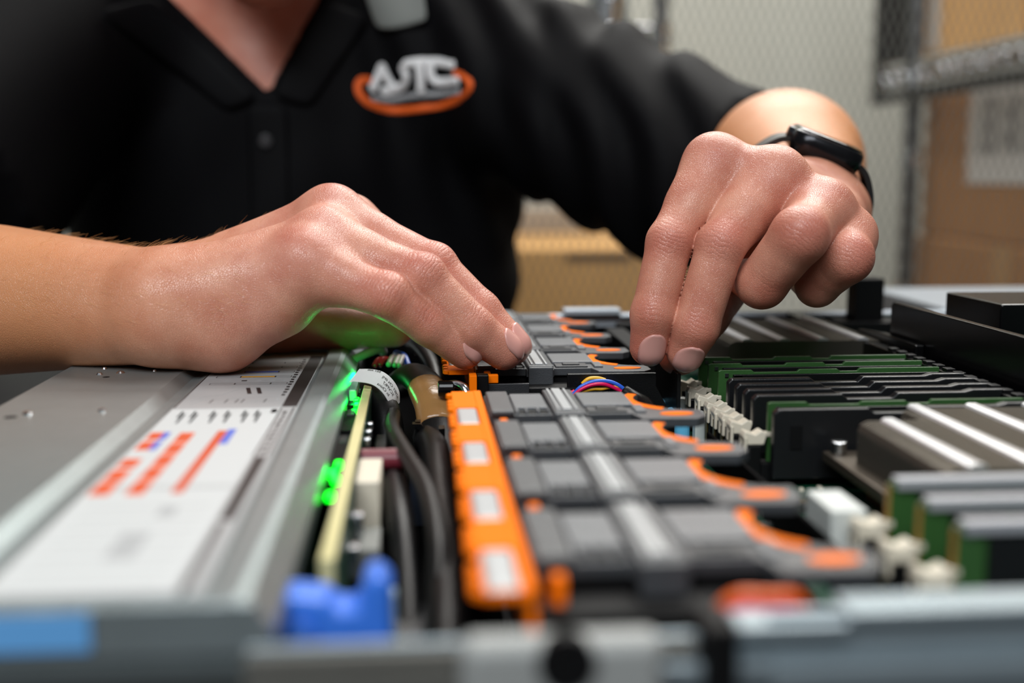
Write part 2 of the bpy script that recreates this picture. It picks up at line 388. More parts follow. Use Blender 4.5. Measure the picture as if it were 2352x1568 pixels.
def text_mesh(s, size):
    cu = bpy.data.curves.new('t', 'FONT'); cu.body = s; cu.size = size; cu.resolution_u = 2
    o = bpy.data.objects.new('t', cu); root_col.objects.link(o)
    me = bpy.data.meshes.new_from_object(o.evaluated_get(bpy.context.evaluated_depsgraph_get()))
    V = [v.co.copy() for v in me.vertices]; F = [tuple(p.vertices) for p in me.polygons]
    bpy.data.objects.remove(o); bpy.data.curves.remove(cu); bpy.data.meshes.remove(me)
    return V, F
def flag_text(b, s, size, along0, across0):
    V, F = text_mesh(s, size); out = []
    for v in V:
        a = along0 - v.x; c = across0 - v.y     # the flag reads upside down from here
        p = np.array([np.interp(a, LD, LS[:, i]) for i in range(3)])
        q = np.array([np.interp(a + .2, LD, LS[:, i]) for i in range(3)]) - p; q /= np.linalg.norm(q) + 1e-9
        nn = np.cross(q, SD); nn /= np.linalg.norm(nn)
        if nn[2] < 0 and nn[1] > 0: nn = -nn
        out.append(tuple(p + SD * c + nn * .3)); 
    b.add(out, F)
b = MB()
flag_text(b, 'In China', 1.9, 17.5, 3.2); flag_text(b, 'SCVPR7', 1.9, 19, 1.0); flag_text(b, 'APJBY CN 0MJ', 1.7, 21.5, -1.2); flag_text(b, 'REV A00', 1.5, 9.5, -2.9)
b.build('flag_print', mat('print_black', (20, 20, 22), .5), lc)
# small coloured wires behind
wg = 'coloured wires behind the labelled cable'
def wire(nm, lb, pts, r, m): tag(MB().tube(pts, r, 10).build(nm, m, None, smooth=True), lb, 'wire', wg)
RED = mat('red_insulation', (214, 30, 52), .3); WHT = mat('white_insulation', (216, 214, 210), .35); BLU = mat('blue_insulation', (44, 96, 206), .3); YEL = mat('yellow_insulation', (232, 172, 40), .3); PNK = mat('crimson_insulation', (212, 20, 84), .28)
wire('connector_wire', 'red wire ending beside the white ones, left of the pair', [(-19.5, 497, -6), (-17.5, 500, -3.5), (-14, 505, -5)], 1.2, RED)
wire('connector_wire', 'red wire ending beside the white ones, right of the pair', [(-17.3, 497, -5.6), (-15.4, 500, -3.2), (-12, 505, -5)], 1.2, RED)
for k, (x, lb) in enumerate(((-13.4, 'white wire end next to the red pair'), (-10.8, 'white wire end in the middle of the white three'), (-9.0, 'white wire end next to the blue wire'))):
    wire('connector_wire', lb, [(x, 496, -5.2 - .3 * k), (x + 1.6, 504, -3), (x + 3, 514, -6)], 1.1, WHT)
wire('connector_wire', 'blue wire bending past the white wire ends', [(-5, 500, -7), (-7, 507, -3.4), (-10.5, 516, -3.5)], 1.5, BLU)
cable('grey_sleeve', 'pale grey sleeve lying past the cover corner', [(-30, 505, -4.8), (-24, 508, -2.4), (-18.5, 514, -1.2), (-16, 518, -3)], 1.9, mat('pale_sleeve', (176, 178, 180), .4))
cable('power_cable', 'black cable running under the fingertips to the fans', [(-4, 560, -6), (0, 530, -3), (5, 500, -6), (8, 470, -14)], 3.4)
tag(MB().box(-2.5, 1.0, 534, 541, -7, -1.2).build('cable_lug', mat('lug_grey', (170, 172, 174), .4)), 'small pale lug behind the coloured wires', 'lug')
# blue latch at the near end
bl = thing('blue_latch', 'blue plastic release latch at the near end of the channel', 'latch', (-18, 226, -43))
MB().prism([(-29, -22), (-29, -9), (-27, -6.5), (-19, -7.5), (-16.5, -10), (-12.5, -9.5), (-11.5, -3.5), (-8.6, -2.5), (-6, -5), (-6, -22)], 222, 234, 'y').build('lever', BLUE, bl, bev=1.6, seg=3)
MB().box(-28, -8, 224, 240, -43, -22).build('base', BLACK_M, bl, bev=1)
MB().cyl((-24, 220, -14), 3.2, 4, 'y', 20).build('pivot', BLUE, bl, bev=.5)
tag(MB().box(-25, 8, 246, 280, -43, -30).build('cable_tray', GREY_D, bev=1), 'dark grey cable tray low in the channel', 'tray')
tag(MB().box(-16, -9, 372, 410, -43, -16).build('black_connector', BLACK_G, bev=.8), 'black block connector standing beside the cream-edged board', 'connector')
tag(MB().box(-4, 3, 384, 398, -43, -22).build('slate_connector', mat('slate_plastic', (40, 46, 58), .4), bev=.8), 'slate blue connector low beside the amber tape', 'connector')
# ---------------------------------------------------------------- fan modules
def fan(y0, label, first=False):
    t = thing('fan_module', label, 'fan', (50, y0 + 24, -43.5), 'fan modules across the server')
    h = MB(); h.box(23, 70, y0 + 1, y0 + 47, -43, -9).box(23, 70, y0 + 15.4, y0 + 47, -9, -4.5)
    h.box(24, 31, y0 - .2, y0 + 1.2, -22, -9).box(33, 44, y0 - .2, y0 + 1.2, -43, -20)
    h.build('housing', BLACK_M, t, bev=.5)
    hole = arc(90, y0 + 36, 16.5, 232, 148, 16)
    # sunk front ledge and the finger arm
    MB().box(22, 73, y0, y0 + 15.5, -9, -7).build('front_ledge', BLACK_M, t, bev=.4)
    pl = [(22, y0 + 14), (42, y0 + 14), (42, y0 + 11), (53, y0 + 11), (53, y0 + 14), (68, y0 + 14), (70, y0 + 6), (88, y0 + 5), (91.5, y0 + 9), (91.5, y0 + 15)] + [(90 + (x - 90), y) for x, y in arc(90, y0 + 36, 17, 275, 145, 22)] + [(73, y0 + 48), (22, y0 + 48)]
    MB().prism(pl, -4.6, -1.6).build('top_plate', GREY, t, bev=.3)
    # raised tiles standing on the plate
    MB().box(22.5, 30, y0 + 13, y0 + 47.5, -1.8, 0).build('side_tile', GREY, t, bev=.5)
    b = MB(); b.box(30.6, 41.6, y0 + 21, y0 + 45, -1.8, -.5)
    for x0, x1 in ((30.6, 31.6), (33.8, 34.6), (37.6, 38.4), (41, 41.6)): b.box(x0, x1, y0 + 15, y0 + 21.5, -1.8, -.5)
    b.build('motor_tile', GREY_L, t, bev=.4)
    b = MB()
    for x0, x1 in ((31.7, 33.7), (34.7, 37.5), (38.5, 40.9)): b.box(x0, x1, y0 + 15.4, y0 + 20.4, -1.7, -1.3)
    b.build('pocket', BLACK_M, t)
    MB().box(53.6, 70.5, y0 + 24, y0 + 46, -1.8, -.5).build('cable_tile', GREY_L, t, bev=.4)
    b = MB(); b.box(54, 67, y0 + 15, y0 + 22.5, -1.8, -.9).box(57, 64, y0 + 17, y0 + 20.5, -.95, -.3); b.build('clip_tile', GREY_D, t, bev=.4)
    MB().box(69.5, 73, y0 + 14, y0 + 24, -1.8, -.7).build('end_tile', GREY_L, t, bev=.3)
    # ribbed label strip
    s = MB().box(42.4, 52.6, y0 + 10, y0 + 48.5, -3, .2); s.box(42.6, 52.4, y0 + 8.5, y0 + 10.4, -24, -.2)
    st = s.build('label_bridge', GREY, t, bev=.5)
    b = MB()
    for x0, x1 in ((43.8, 44.6), (45.5, 48.5), (49.5, 50.3)): b.box(x0, x1, y0 + 12, y0 + 48, .15, .75)
    b.build('label_strip', SILVER_L, st, bev=.12)
    # orange finger marks
    b = MB().ring(arc(90, y0 + 36, 17.2, 236, 147, 18), arc(90, y0 + 36, 20.6, 238, 146, 18), -1.62, -1.35)
    b.build('orange_ring_mark', ORANGE, t)
    b = MB().prism([(82.5 + 5.5 * math.cos(a * math.pi / 10), y0 + 12 + 2.6 * math.sin(a * math.pi / 10)) for a in range(20)], -1.62, -1.35); b.build('orange_oval_mark', ORANGE, t)
    b = MB().box(24.8, 27.4, y0 + 4, y0 + 8, -7, -1.2); b.build('orange_tab', ORANGE, t, bev=.5)
    # rotor seen down the finger hole
    b = MB(); b.cyl((70, y0 + 24, -24), 6, 2.5, 'x', 20)
    for k in range(7):
        a = 2 * math.pi * k / 7; c, s_ = math.cos(a), math.sin(a)
        p0, p1 = (y0 + 24 + 5.5 * c, -24 + 5.5 * s_), (y0 + 24 + 17 * math.cos(a + .5), -24 + 17 * math.sin(a + .5))
        q0, q1 = (y0 + 24 + 5.5 * math.cos(a + .5), -24 + 5.5 * math.sin(a + .5)), (y0 + 24 + 17 * math.cos(a + .95), -24 + 17 * math.sin(a + .95))
        b.add([(70, *p0), (70, *p1), (72.5, *q1), (72.5, *q0), (70.6, *p0), (70.6, *p1), (73.1, *q1), (73.1, *q0)], [(0, 1, 2, 3), (7, 6, 5, 4), (0, 4, 5, 1), (2, 6, 7, 3), (1, 5, 6, 2), (0, 3, 7, 4)])
    b.build('rotor', BLACK, t)
    return t
FANS = [(210, 'charcoal fan module nearest the near chassis wall, strongly out of focus'),
        (258.5, 'second charcoal fan module from the near chassis wall'),
        (307, 'third charcoal fan module from the near chassis wall'),
        (355.5, 'fourth charcoal fan module, at the near side of the empty slot'),
        (446, 'charcoal fan module under the fingertips, with coloured wires on its front'),
        (494.5, 'charcoal fan module just behind the one under the fingertips'),
        (543, 'charcoal fan module third behind the empty slot'),
        (591.5, 'charcoal fan module at the far chassis wall')]
fans = [fan(y, l) for y, l in FANS]
f6 = fans[4]
b = MB(); b.prism([(57, -7), (57, -1.8), (92, -1.8), (92, -7), (100, -22), (100, -40), (57, -40)], 447, 449, 'y'); b.prism([(446, -7), (446, -2), (490, -2), (490, -24), (446, -24)], 100, 101.6, 'x'); b.build('duct_wall', BLACK, f6, bev=.3)
b = MB(); b.prism([(92, -5), (108, -20), (108, -34), (92, -34)], 404, 447, 'y')
def fw_(nm, pts, r, m): MB().tube(pts, r, 8).build(nm, m, f6, smooth=True)
fw_('fan_wire', [(52, 444.2, -13), (58, 443.5, -10.6), (61.5, 443, -7.4), (66, 442.6, -5.4), (71, 442.6, -5.3), (76, 443, -7.4), (79, 443, -9)], .78, PNK)
fw_('fan_wire', [(52, 444.6, -12.4), (58.5, 444.0, -9.4), (62, 443.6, -6.2), (67, 443.4, -4.2), (73, 443.4, -4.4), (77.6, 443.2, -6.6), (80, 443, -9.4)], .8, BLU)
fw_('fan_wire', [(52, 443.8, -11.6), (58.5, 443, -10.6), (62, 444, -8.4), (66.5, 443.8, -7.2), (70, 443.8, -7.2), (73, 443.6, -6.6), (77, 443.4, -6.4), (80, 443.2, -8.6)], .78, YEL)
fw_('fan_wire', [(62.5, 444.8, -5.4), (65, 444.6, -3.4), (68.5, 444.6, -3.2), (71.5, 444.6, -4.0)], .8, YEL)
fw_('fan_wire', [(52, 444.8, -9.4), (57.2, 444.6, -8.8), (59.5, 444.6, -8)], .7, PNK)
fw_('fan_wire', [(62.4, 444.4, -6.6), (66, 444.4, -5.2), (71, 444.4, -4.9), (75, 444.2, -5.4)], .6, WHT)
MB().tube([(79, 443.4, -8.4), (82, 440, -10), (85, 432, -11), (86, 422, -13)], 2.6, 12).build('wire_sleeve', RUBBER, f6, smooth=True)
for k in (0, 1): fw_('fan_wire', [(78.8 + k * 1.4, 396, -9), (80.2 + k * 1.4, 394, -6), (81.2 + k * 1.4, 391, -9)], .75, YEL)
MB().box(63, 74, 445.2, 446.6, -16, -11.5).build('wire_clip', BLACK_G, f6, bev=.4)

for k, (m, z) in enumerate(((RED, -4.6), (mat('orange_insulation', (232, 100, 24), .35), -3.0), (PNK, -5.4))):
    MB().tube([(54, 210 - k, z - 5), (58, 207.5 - k * .8, z), (64, 206.6 - k, z + .4), (70, 207.5 - k, z - .4), (74, 210, z - 6)], 1.1, 8).build('fan_wire', m, fans[0], smooth=True)
MB().tube([(57, 310, -6), (59.5, 308.6, -3.6), (62, 310, -6)], .9, 8).build('fan_wire', YEL, fans[2], smooth=True)

# orange release bars along the left of the fans
def bar(y0, y1, label, wins):
    t = thing('release_bar', label, 'release bar', (15, (y0 + y1) / 2, -43), 'orange bars along the fan row')
    # frame with windows: right rail, left rail scalloped, bridges
    b = MB(); b.box(18.2, 20.8, y0, y1, -1.6, .4)
    ed = [y0] + [e for w in wins for e in (w - 12.5, w + 12.5)] + [y1]
    for a, c in zip(ed[::2], ed[1::2]): b.box(10.6, 18.4, a, c, -1.6, .2)
    n = int((y1 - y0) / 6)
    for k in range(n):
        ya = y0 + k * 6 + .6
        if k % 4 != 3:
            b.prism([(11.4, ya), (9.2, ya + .8), (8.7, ya + 2.2), (9.2, ya + 3.8), (11.4, ya + 4.8)], -1.6, 0)
    b.box(10.6, 11.4, y0, y1, -1.6, 0)
    b.build('bar', ORANGE, t, bev=.35)
    MB().box(19.4, 20.8, y0 + 1, y1 - 1, -12, -1.4).build('bar_skirt', ORANGE, t)
    for w in wins:
        MB().box(11.5, 18.1, w - 12, w + 12, -2.4, .1).build('latch_tab', SILVER_L, t, bev=1.0, seg=3)
    return t
bar(204, 403, 'orange release bar with silver tabs in its windows, from near wall to empty slot', [217, 262, 313, 362])
bar(447, 634, 'orange release bar behind the empty slot, mostly hidden under the fingers', [472, 520, 568, 614])
ob = thing('bar_end_bracket', 'orange upright bracket standing at the edge of the empty fan slot', 'bracket', (20, 441, -43))
MB().box(18.6, 21.4, 438, 445.4, -43, -.4).build('upright', ORANGE, ob, bev=.3)
MB().box(21.6, 26, 441, 445.6, -43, -.8).build('backing', BLACK, ob, bev=.3)
hk = thing('cable_hook', 'shiny chrome and black cable hook beside the orange bracket', 'hook', (14, 432, -43))
MB().tube([(9.5, 436, -3.4), (14.2, 434, -3), (17, 431, -5.4), (17.2, 429, -14), (17, 428, -42)], 1.6, 12).build('hook_wire', CHROME, hk, smooth=True)
MB().cyl((6.6, 435, -4.6), 3.0, 6, 'x', 18).build('hook_grip', BLACK_G, hk, bev=.5)

fs_ = MB().box(72.5, 103, 206, 404, -43, -30); fs_.box(71.5, 73, 206, 404, -43, -9); fs_.box(101.6, 103, 206, 404, -43, -16)  # pure black tray added so the finger holes stay dark
tag(fs_.build('dark_hole_tray', mat('hole_shade_black', (4, 4, 5), .8, spec=.05), bev=.4), 'black tray added below the finger holes of the near fans to keep them dark', 'duct')
fs_ = MB().box(72.5, 92, 448, 630, -41.8, -30); fs_.box(71.5, 73, 448, 630, -41.8, -9)  # same added dark tray under the far finger holes
tag(fs_.build('dark_hole_tray', MATS['hole_shade_black'], bev=.4), 'black tray added below the finger holes of the far fans to keep them dark', 'duct')
MB().box(25, 30, 444.4, 447.5, -4.6, -1.3).build('orange_tab', ORANGE, f6, bev=.4)
MB().box(21.5, 25, 444, 447.5, -12, -1.0).build('end_cap', GREY_D, f6, bev=.4)
b = MB(); b.box(26, 42, 445, 446.5, -9, -4.9).box(26.5, 31, 445, 446.6, -16, -9.6).box(31.8, 38, 445, 446.6, -16, -9.6).box(38.6, 42, 445, 446.6, -16, -9.6); b.build('front_panel', GREY_D, f6, bev=.3)
# ---------------------------------------------------------------- motherboard, memory, heat sinks
mb = thing('motherboard', 'green motherboard under the memory and heat sinks', 'circuit board', (260, 420, -43.5))
MB().box(96, 520, 204, 636, -29, -27).build('board', PCB_G, mb)
for x in (100, 300, 500):
    for y in (212, 420, 628): MB().cyl((x, y, -43.5), 3, 14.5, n=12).build('standoff', TIN, mb)
SLOTS = [238, 256, 274, 376, 393, 404, 415, 426, 441, 457, 473]
for y in SLOTS:
    s = MB().box(112.5, 210, y - 3.4, y + 3.4, -27, -20).build('memory_socket', BLACK_M, mb, bev=.3)
    b = MB(); b.box(107.5, 112.4, y - 3.2, y + 3.2, -27, -14)
    b.build('socket_end', BLACK, s, bev=.3)
    b = MB(); b.prism([(107.2, -13.8), (113.4, -13.8), (114.4, -10.2), (112.6, -9), (110.4, -10.4), (107.0, -9.2), (106.2, -11)], y - 2.8, y + 2.8, 'y'); b.box(106.6, 107.6, y - 3.4, y - 1.2, -17, -11).box(106.6, 107.6, y + 1.2, y + 3.4, -17, -11).box(111, 116.4, y - 1, y + 1, -11.6, -9.8)
    b.build('latch', BEIGE, s, bev=.4)
    b = MB(); b.box(106.9, 107.4, y - 1, y - .3, -26.5, -14).box(106.9, 107.4, y + .5, y + 1.1, -26.5, -14); b.build('contact_strip', mat('dull_gold', (120, 104, 62), .4, .8), s)
rr = random.Random(5)
for k in range(60):
    x, y = rr.uniform(97, 130), rr.uniform(284, 366)
    w, d, h = rr.uniform(1, 3.2), rr.uniform(1, 3), rr.uniform(.6, 2)
    MB().box(x, x + w, y, y + d, -27, -27 + h).build('chip_part', rr.choice([TIN, BEIGE, CHIP, TIN, GOLD]), mb)
MB().cyl((109, 303, -27), 4.2, 8, n=24).build('capacitor', TIN, mb, bev=.6)
MB().cyl((109, 303, -19), 2.6, .8, n=24).build('capacitor_glint', mat('glint_glow', (190, 230, 255), .3, emit=((120, 200, 255), 9.0)), mb, label='blue-white glint on the capacitor top, painted as a glow')  # light reflected by the capacitor top, painted as a glowing disc
b = MB().box(103, 112.5, 280, 300, -27, -9); b.build('white_header', mat('white_header_plastic', (196, 200, 196), .45), mb, bev=.6)
for x, y in ((100.5, 452), (101, 440), (99.5, 470)):
    MB().cyl((x, y, -27), 3, 10, n=18).build('capacitor', mat('cyan_capacitor', (96, 176, 214), .3), mb, bev=.5)
for x, y in ((103, 476), (104, 462), (104.5, 433)): MB().box(x, x + 4, y, y + 5, -27, -15).build('coil', mat('pale_coil', (180, 186, 182), .4), mb, bev=.6)
MG = 'memory modules in the socket banks'
def dimm(y, label, grey_top=False, x1=203):
    t = thing('memory_module', label, 'memory module', (158, y, -27), MG)
    MB().prism([(115, -24), (115, -.4), (116, 0), (128, 0), (129, -.9), (146, -.9), (147, 0), (162, 0), (163, -.9), (170, -.9), (171, .2), (x1, .2), (x1, -24)], y - .7, y + .7, 'y').build('board', DIMM_G, t, bev=.15)
    b = MB()
    for k in range(5): b.box(122 + k * 16, 136 + k * 16, y - 2.0, y - .7, -19, -2.6)
    b.build('chip_row', CHIP, t, bev=.2)
    b = MB()
    if grey_top: b.box(116.5, x1, y - 2.2, y + 2.0, -1.8, 1.0)
    else: b.box(120.5, x1 - 1, y - 2.9, y - 2.0, -22, -1.4).box(120.5, 124, y - 2.9, y - .6, -8, -1.6)
    b.build('heat_spreader', mat('spreader_grey', (176, 178, 184), .35, .4) if grey_top else BLACK, t, bev=.3)
    if grey_top: MB().box(114.7, 115.2, y - .8, y + .8, -24, -1).build('cut_edge', mat('amber_cut_edge', (150, 112, 44), .5), t)
    MB().box(117.4, 118.8, y - 1.3, y - .7, -2.6, -1.2).build('clip_point', TIN, t)
    b = MB()
    for k in range(40): b.box(118 + k * 2, 119 + k * 2, y - .8, y - .68, -24, -21)
    b.build('gold_contact', GOLD, t)
def blank(y, label):
    t = thing('memory_blank', label, 'memory blank', (158, y, -27), 'black blanks between the memory modules')
    MB().prism([(114.6, -24), (114.6, -2), (116, -.6), (146, -.6), (148, -2.2), (164, -2.2), (166, -.4), (190, -.4), (193, .4), (206, .4), (206, -24)], y - 1.8, y + 1.8, 'y').build('blank_body', mat('blank_black', (20, 21, 23), .3, 0, .1, 1500), t, bev=.5)
    MB().box(120, 124, y - 2.2, y - 1.8, -14, -6).build('grip', BLACK_M, t, bev=.15)
dimm(376, 'bright green memory module at the near edge of the main bank')
dimm(441, 'green memory module just behind the four black blanks')
dimm(457, 'green memory module second behind the four black blanks')
dimm(473, 'green memory module at the far edge of the main bank, by the fingertip')
dimm(274, 'grey-topped memory module beside the front of the heat sink, farthest of its bank', True)
dimm(256, 'grey-topped memory module in the middle of the near bank', True)
dimm(238, 'grey-topped memory module nearest the near chassis wall', True)
blank(368.5, 'black blank in front of the bright green memory module')
for y, l in ((393, 'black blank just behind the bright green memory module'), (404, 'second black blank behind the bright green module'), (415, 'third black blank behind the bright green module'), (426, 'fourth black blank, next to the second green module')): blank(y, l)
def sink(x0, x1, y0, y1, label, tabs):
    t = thing('heat_sink', label, 'heat sink', ((x0 + x1) / 2, (y0 + y1) / 2, -27), 'finned heat sinks on the motherboard')
    MB().box(x0 - 5, x1 + 4, y0 + 3, y1 - 3, -17, -13.6).build('base_plate', mat('bronze_plate', (92, 84, 74), .4, .8), t, bev=.6)
    MB().box(x0 + 6, x1 - 6, y0 + 14, y1 - 14, -27, -17).build('copper_block', mat('copper', (150, 96, 60), .35, 1.0), t)
    n = int((y1 - y0) / 1.75)
    me = None
    for k in range(n):
        y = y0 + k * 1.75; st = 0 if y < y1 - 20 else 21
        pr_ = [(x0 + st, -14), (x0 + st, -3.4), (x0 + st + .8, -1.4), (x0 + st + 3, -.4), (x1 - 3, -.4), (x1, -3), (x1, -14)]
        MB().prism(pr_, y, y + .55, 'y').build('fin', FIN, t)
    for tx in tabs:
        b = MB()
        ya = y0 if tx < x0 + 20 else y0
        yb = y1 - 21 if tx < x0 + 20 else y1
        k = 0
        while ya + k * 1.75 < yb - .6:
            y = ya + k * 1.75
            b.prism([(tx - 2.6, -.5), (tx - 2.2, .3), (tx - 1.2, .75), (tx + 1.2, .75), (tx + 2.2, .3), (tx + 2.6, -.5)], y, y + 1.55, 'y'); k += 1
        b.build('fin_tab_row', FIN_B, t)
    for cx in (x0 - 1, x1): 
        for cy in (y0 + 7, y1 - 7): MB().cyl((cx, cy, -13.6), 2.6, 4, n=16).build('screw', TIN, t, bev=.4)
sink(134.5, 236, 286, 366, 'finned nickel heat sink beside the bright green memory module', (143.8, 161, 180.5, 200, 219))
sink(140, 214, 520, 602, 'finned heat sink under the left hand, behind the memory bank', (149, 166, 184, 203))

# black plastic on the right
rl = thing('cable_rail', 'long black plastic rail along the right end of the memory bank', 'rail', (206, 470, -27))
MB().box(203, 210, 300, 634, -27, -1).build('rail', BLACK_G, rl, bev=.6)
for k in range(14): MB().box(203.6, 207.2, 372 + k * 9, 376.5 + k * 9, -1.2, .3).build('rib', BLACK, rl, bev=.25)
rb = thing('riser_bracket', 'tall black plastic riser bracket standing at the right edge', 'bracket', (250, 430, -27))
MB().prism([(330, -27), (330, 17.5), (516, 17.5), (518, 16), (518, -27)], 214.5, 218, 'x').build('side_panel', BLACK_G, rb, bev=.5)
MB().prism([(480, -27), (480, 3), (520, 3), (548, 1), (548, -27)], 210.4, 214.2, 'x').build('lower_panel', BLACK_G, rb, bev=.5)
b = MB(); b.box(241, 300, 468, 520, -27, 21.5); b.build('riser_box', BLACK_G, rb, bev=.8)
b = MB(); b.box(219, 320, 340, 344, -27, 6).box(219, 241, 430, 434, -27, 12); b.build('cross_web', BLACK, rb, bev=.4)
cb = thing('cable_block', 'black block standing near the far chassis wall', 'block', (247, 628, -27))
MB().box(236, 252, 618, 632, -27, 19).build('block', BLACK_M, cb, bev=.8); MB().box(226, 262, 612, 634, -27, -4).build('foot', BLACK_M, cb, bev=.8)
for k, (x0, x1) in enumerate(((104, 134), (150, 215))):
    tag(MB().box(x0, x1, 608 + k * 4, 616 + k * 4, -27, -3 - k).build('air_baffle', BLACK_M, bev=.6), ('short' if k == 0 else 'long') + ' black air baffle in front of the far chassis wall', 'baffle')
tag(MB().box(96, 106, 508, 600, -27, -4).build('air_baffle', BLACK, bev=.6), 'black air baffle running along the far fans behind the fingers', 'baffle')
# ---------------------------------------------------------------- things behind the table
s2 = thing('metal_server_box', 'pale grey metal equipment box standing on the table behind the server', 'equipment', (440, 745, -46))
MB().box(318, 640, 690, 812, -46, -5).build('case', mat('pale_case', (138, 145, 152), .45, .3, .05, 400), s2, bev=1.5)
MB().box(318, 640, 688, 690, -40, -8).build('front_panel', GREY_D, s2, bev=.4)
for k in range(8): MB().box(326 + k * 36, 352 + k * 36, 686.5, 688.5, -34, -14).build('port', BLACK_G if k % 2 else TIN, s2, bev=.4)

# woven wire partition: staggered diamonds of flat strand
cg = thing('wire_mesh_partition', 'dark wire mesh partition screening the shelves behind the person', 'mesh screen', (450, 1300, -793))
X0, X1, Z0, Z1, PX, PZ = -40, 860, -330, 330, 10.4, 13.2
vs = []; fs = []
def strand(x0, z0, x1, z1, w=.6):
    d = math.hypot(x1 - x0, z1 - z0); nx, nz = -(z1 - z0) / d * w, (x1 - x0) / d * w; n = len(vs)
    for y in (1299.5, 1300.5):
        vs.extend([(x0 + nx, y, z0 + nz), (x1 + nx, y, z1 + nz), (x1 - nx, y, z1 - nz), (x0 - nx, y, z0 - nz)])
    fs.extend([(n, n + 1, n + 2, n + 3), (n + 7, n + 6, n + 5, n + 4), (n, n + 4, n + 5, n + 1), (n + 2, n + 6, n + 7, n + 3)])
for j in range(int((Z1 - Z0) / PZ)):
    for i in range(int((X1 - X0) / PX)):
        x = X0 + i * PX + (PX / 2 if j % 2 else 0); z = Z0 + j * PZ
        strand(x, z, x + PX / 2, z + PZ * .5); strand(x, z, x - PX / 2, z + PZ * .5)
        strand(x + PX / 2, z + PZ * .5, x + PX / 2, z + PZ, .8)
m_ = MB(); m_.add(vs, fs); m_.build('wire_mesh', mat('mesh_wire_grey', (120, 120, 114), .5, .3), cg, kind='stuff')
MB().box(X0 - 20, X1 + 30, 1290, 1310, -372, -332).build('rail', GREY_D, cg, bev=2)
for x in (X0 - 20, X1 + 10): MB().box(x - 12, x + 12, 1288, 1312, -793, 420).build('post', GREY_D, cg, bev=2)

# chrome rack on the right
rk = thing('wire_rack', 'chrome wire shelving rack loaded with cardboard boxes', 'rack', (960, 1500, -793))
for (x, y) in ((758, 1780), (1160, 1780), (758, 900), (1160, 900)):
    b = MB().cyl((x, y, -793), 12.7, 1900, n=18)
    p = b.build('post', mat('rack_post_grey', (96, 98, 102), .3, .9), rk, smooth=False)
    b = MB()
    for k in range(56): b.cyl((x, y, -780 + k * 33), 13.2, 2.5, n=18)
    b.build('post_groove', mat('groove_dark', (40, 42, 45), .4, .6), p, kind='stuff')
    for z in (205, 85, -120, -440): MB().cyl((x, y, z), 17, 26, n=18, r2=15).build('post_collar', CHROME, p)
for z in (205, -440):
    s = MB()
    for zz in (z, z + 34): s.box(752, 756, 880, 1905, zz, zz + 7).box(1164, 1168, 880, 1905, zz, zz + 7).box(752, 1168, 1900, 1906, zz, zz + 7).box(752, 1168, 878, 884, zz, zz + 7)
    sh_ = s.build('shelf_frame', CHROME, rk, bev=1.5)
    b = MB()
    for k in range(28):
        y = 890 + k * 36.5; b.tube([(754, y, z + 6), (754, y + 18, z + 34), (754, y + 36, z + 6)], 3.2, 6, smooth=0)
    b.build('truss_wire', CHROME, sh_, smooth=True)
    b = MB()
    for k in range(40): b.box(752, 1168, 886 + k * 26, 890 + k * 26, z + 40, z + 44)
    b.build('shelf_wire', CHROME, sh_)
b = MB(); b.box(744, 1160, 1906, 1918, 196, 560).box(742, 752, 880, 1918, 186, 203); b.build('shadow_gap_bars', BLACK_M, rk, bev=1.5)  # black bars standing in for the shadow gap under and beside the shelf
def carton(x0, x1, y0, y1, z0, z1, label, m, face='x', lab=None, group='cardboard boxes behind the mesh'):
    t = thing('cardboard_box', label, 'box', ((x0 + x1) / 2, (y0 + y1) / 2, z0), group)
    MB().box(x0, x1, y0, y1, z0, z1).build('carton', m, t, bev=4)
    b = MB()
    if face == 'x': b.box(x0 - .8, x0, (y0 + y1) / 2 - 26, (y0 + y1) / 2 + 26, z1 - 70, z1 + .4).box(x0, x1, (y0 + y1) / 2 - 26, (y0 + y1) / 2 + 26, z1, z1 + .8)
    else: b.box(x0, x1, (y0 + y1) / 2 - 26, (y0 + y1) / 2 + 26, z1, z1 + .8)
    b.build('packing_tape', mat('tan_packing_tape', (170, 128, 80), .3), t)
    if lab:
        a0, a1, c0, c1 = lab
        if face == 'x':
            s_ = MB().box(x0 - 1.2, x0 - .9, a0, a1, c0, c1).build('shipping_label', PAPER, t)
            b = MB()
            for k in range(5): b.box(x0 - 1.5, x0 - 1.2, a0 + (a1 - a0) * (.12 + .16 * k), a0 + (a1 - a0) * (.19 + .16 * k + .04 * (k % 2)), c0 + (c1 - c0) * .3, c1 - (c1 - c0) * .12)
            b.build('label_print', mat('faded_print', (128, 126, 124), .6), t)
        else:
            MB().box(a0, a1, y0 - 1.2, y0 - .8, c0, c1).build('handle_slot', mat('slot_brown', (96, 72, 46), .8), t)
carton(776, 1140, 1500, 1840, 249, 600, 'cardboard box on the upper rack shelf, with a white label strip', CARD, 'x', (1740, 1775, 260, 520))
carton(776, 1140, 1130, 1480, 249, 560, 'second cardboard box on the upper rack shelf, nearer the camera', CARD)
carton(782, 1140, 1300, 1790, -18, 190, 'cardboard box with a pale shipping label, under the upper rack shelf', CARD_D, 'x', (1440, 1640, 62, 196))
carton(778, 1140, 1240, 1795, -396, -19.2, 'big cardboard box under the labelled one on the rack', CARD_D)
carton(-160, 430, 1715, 2330, -413, -33, 'wide cardboard box seen between torso and hand, on top of a stack', CARD, 'y', (215, 312, -52, -40))
carton(-160, 430, 1715, 2330, -793, -414.5, 'wide cardboard box at the bottom of the stack on the floor', CARD_D, 'y')
pp = thing('document_box', 'pale grey document box lying on the wide cardboard box', 'box', (210, 2240, -32.2))
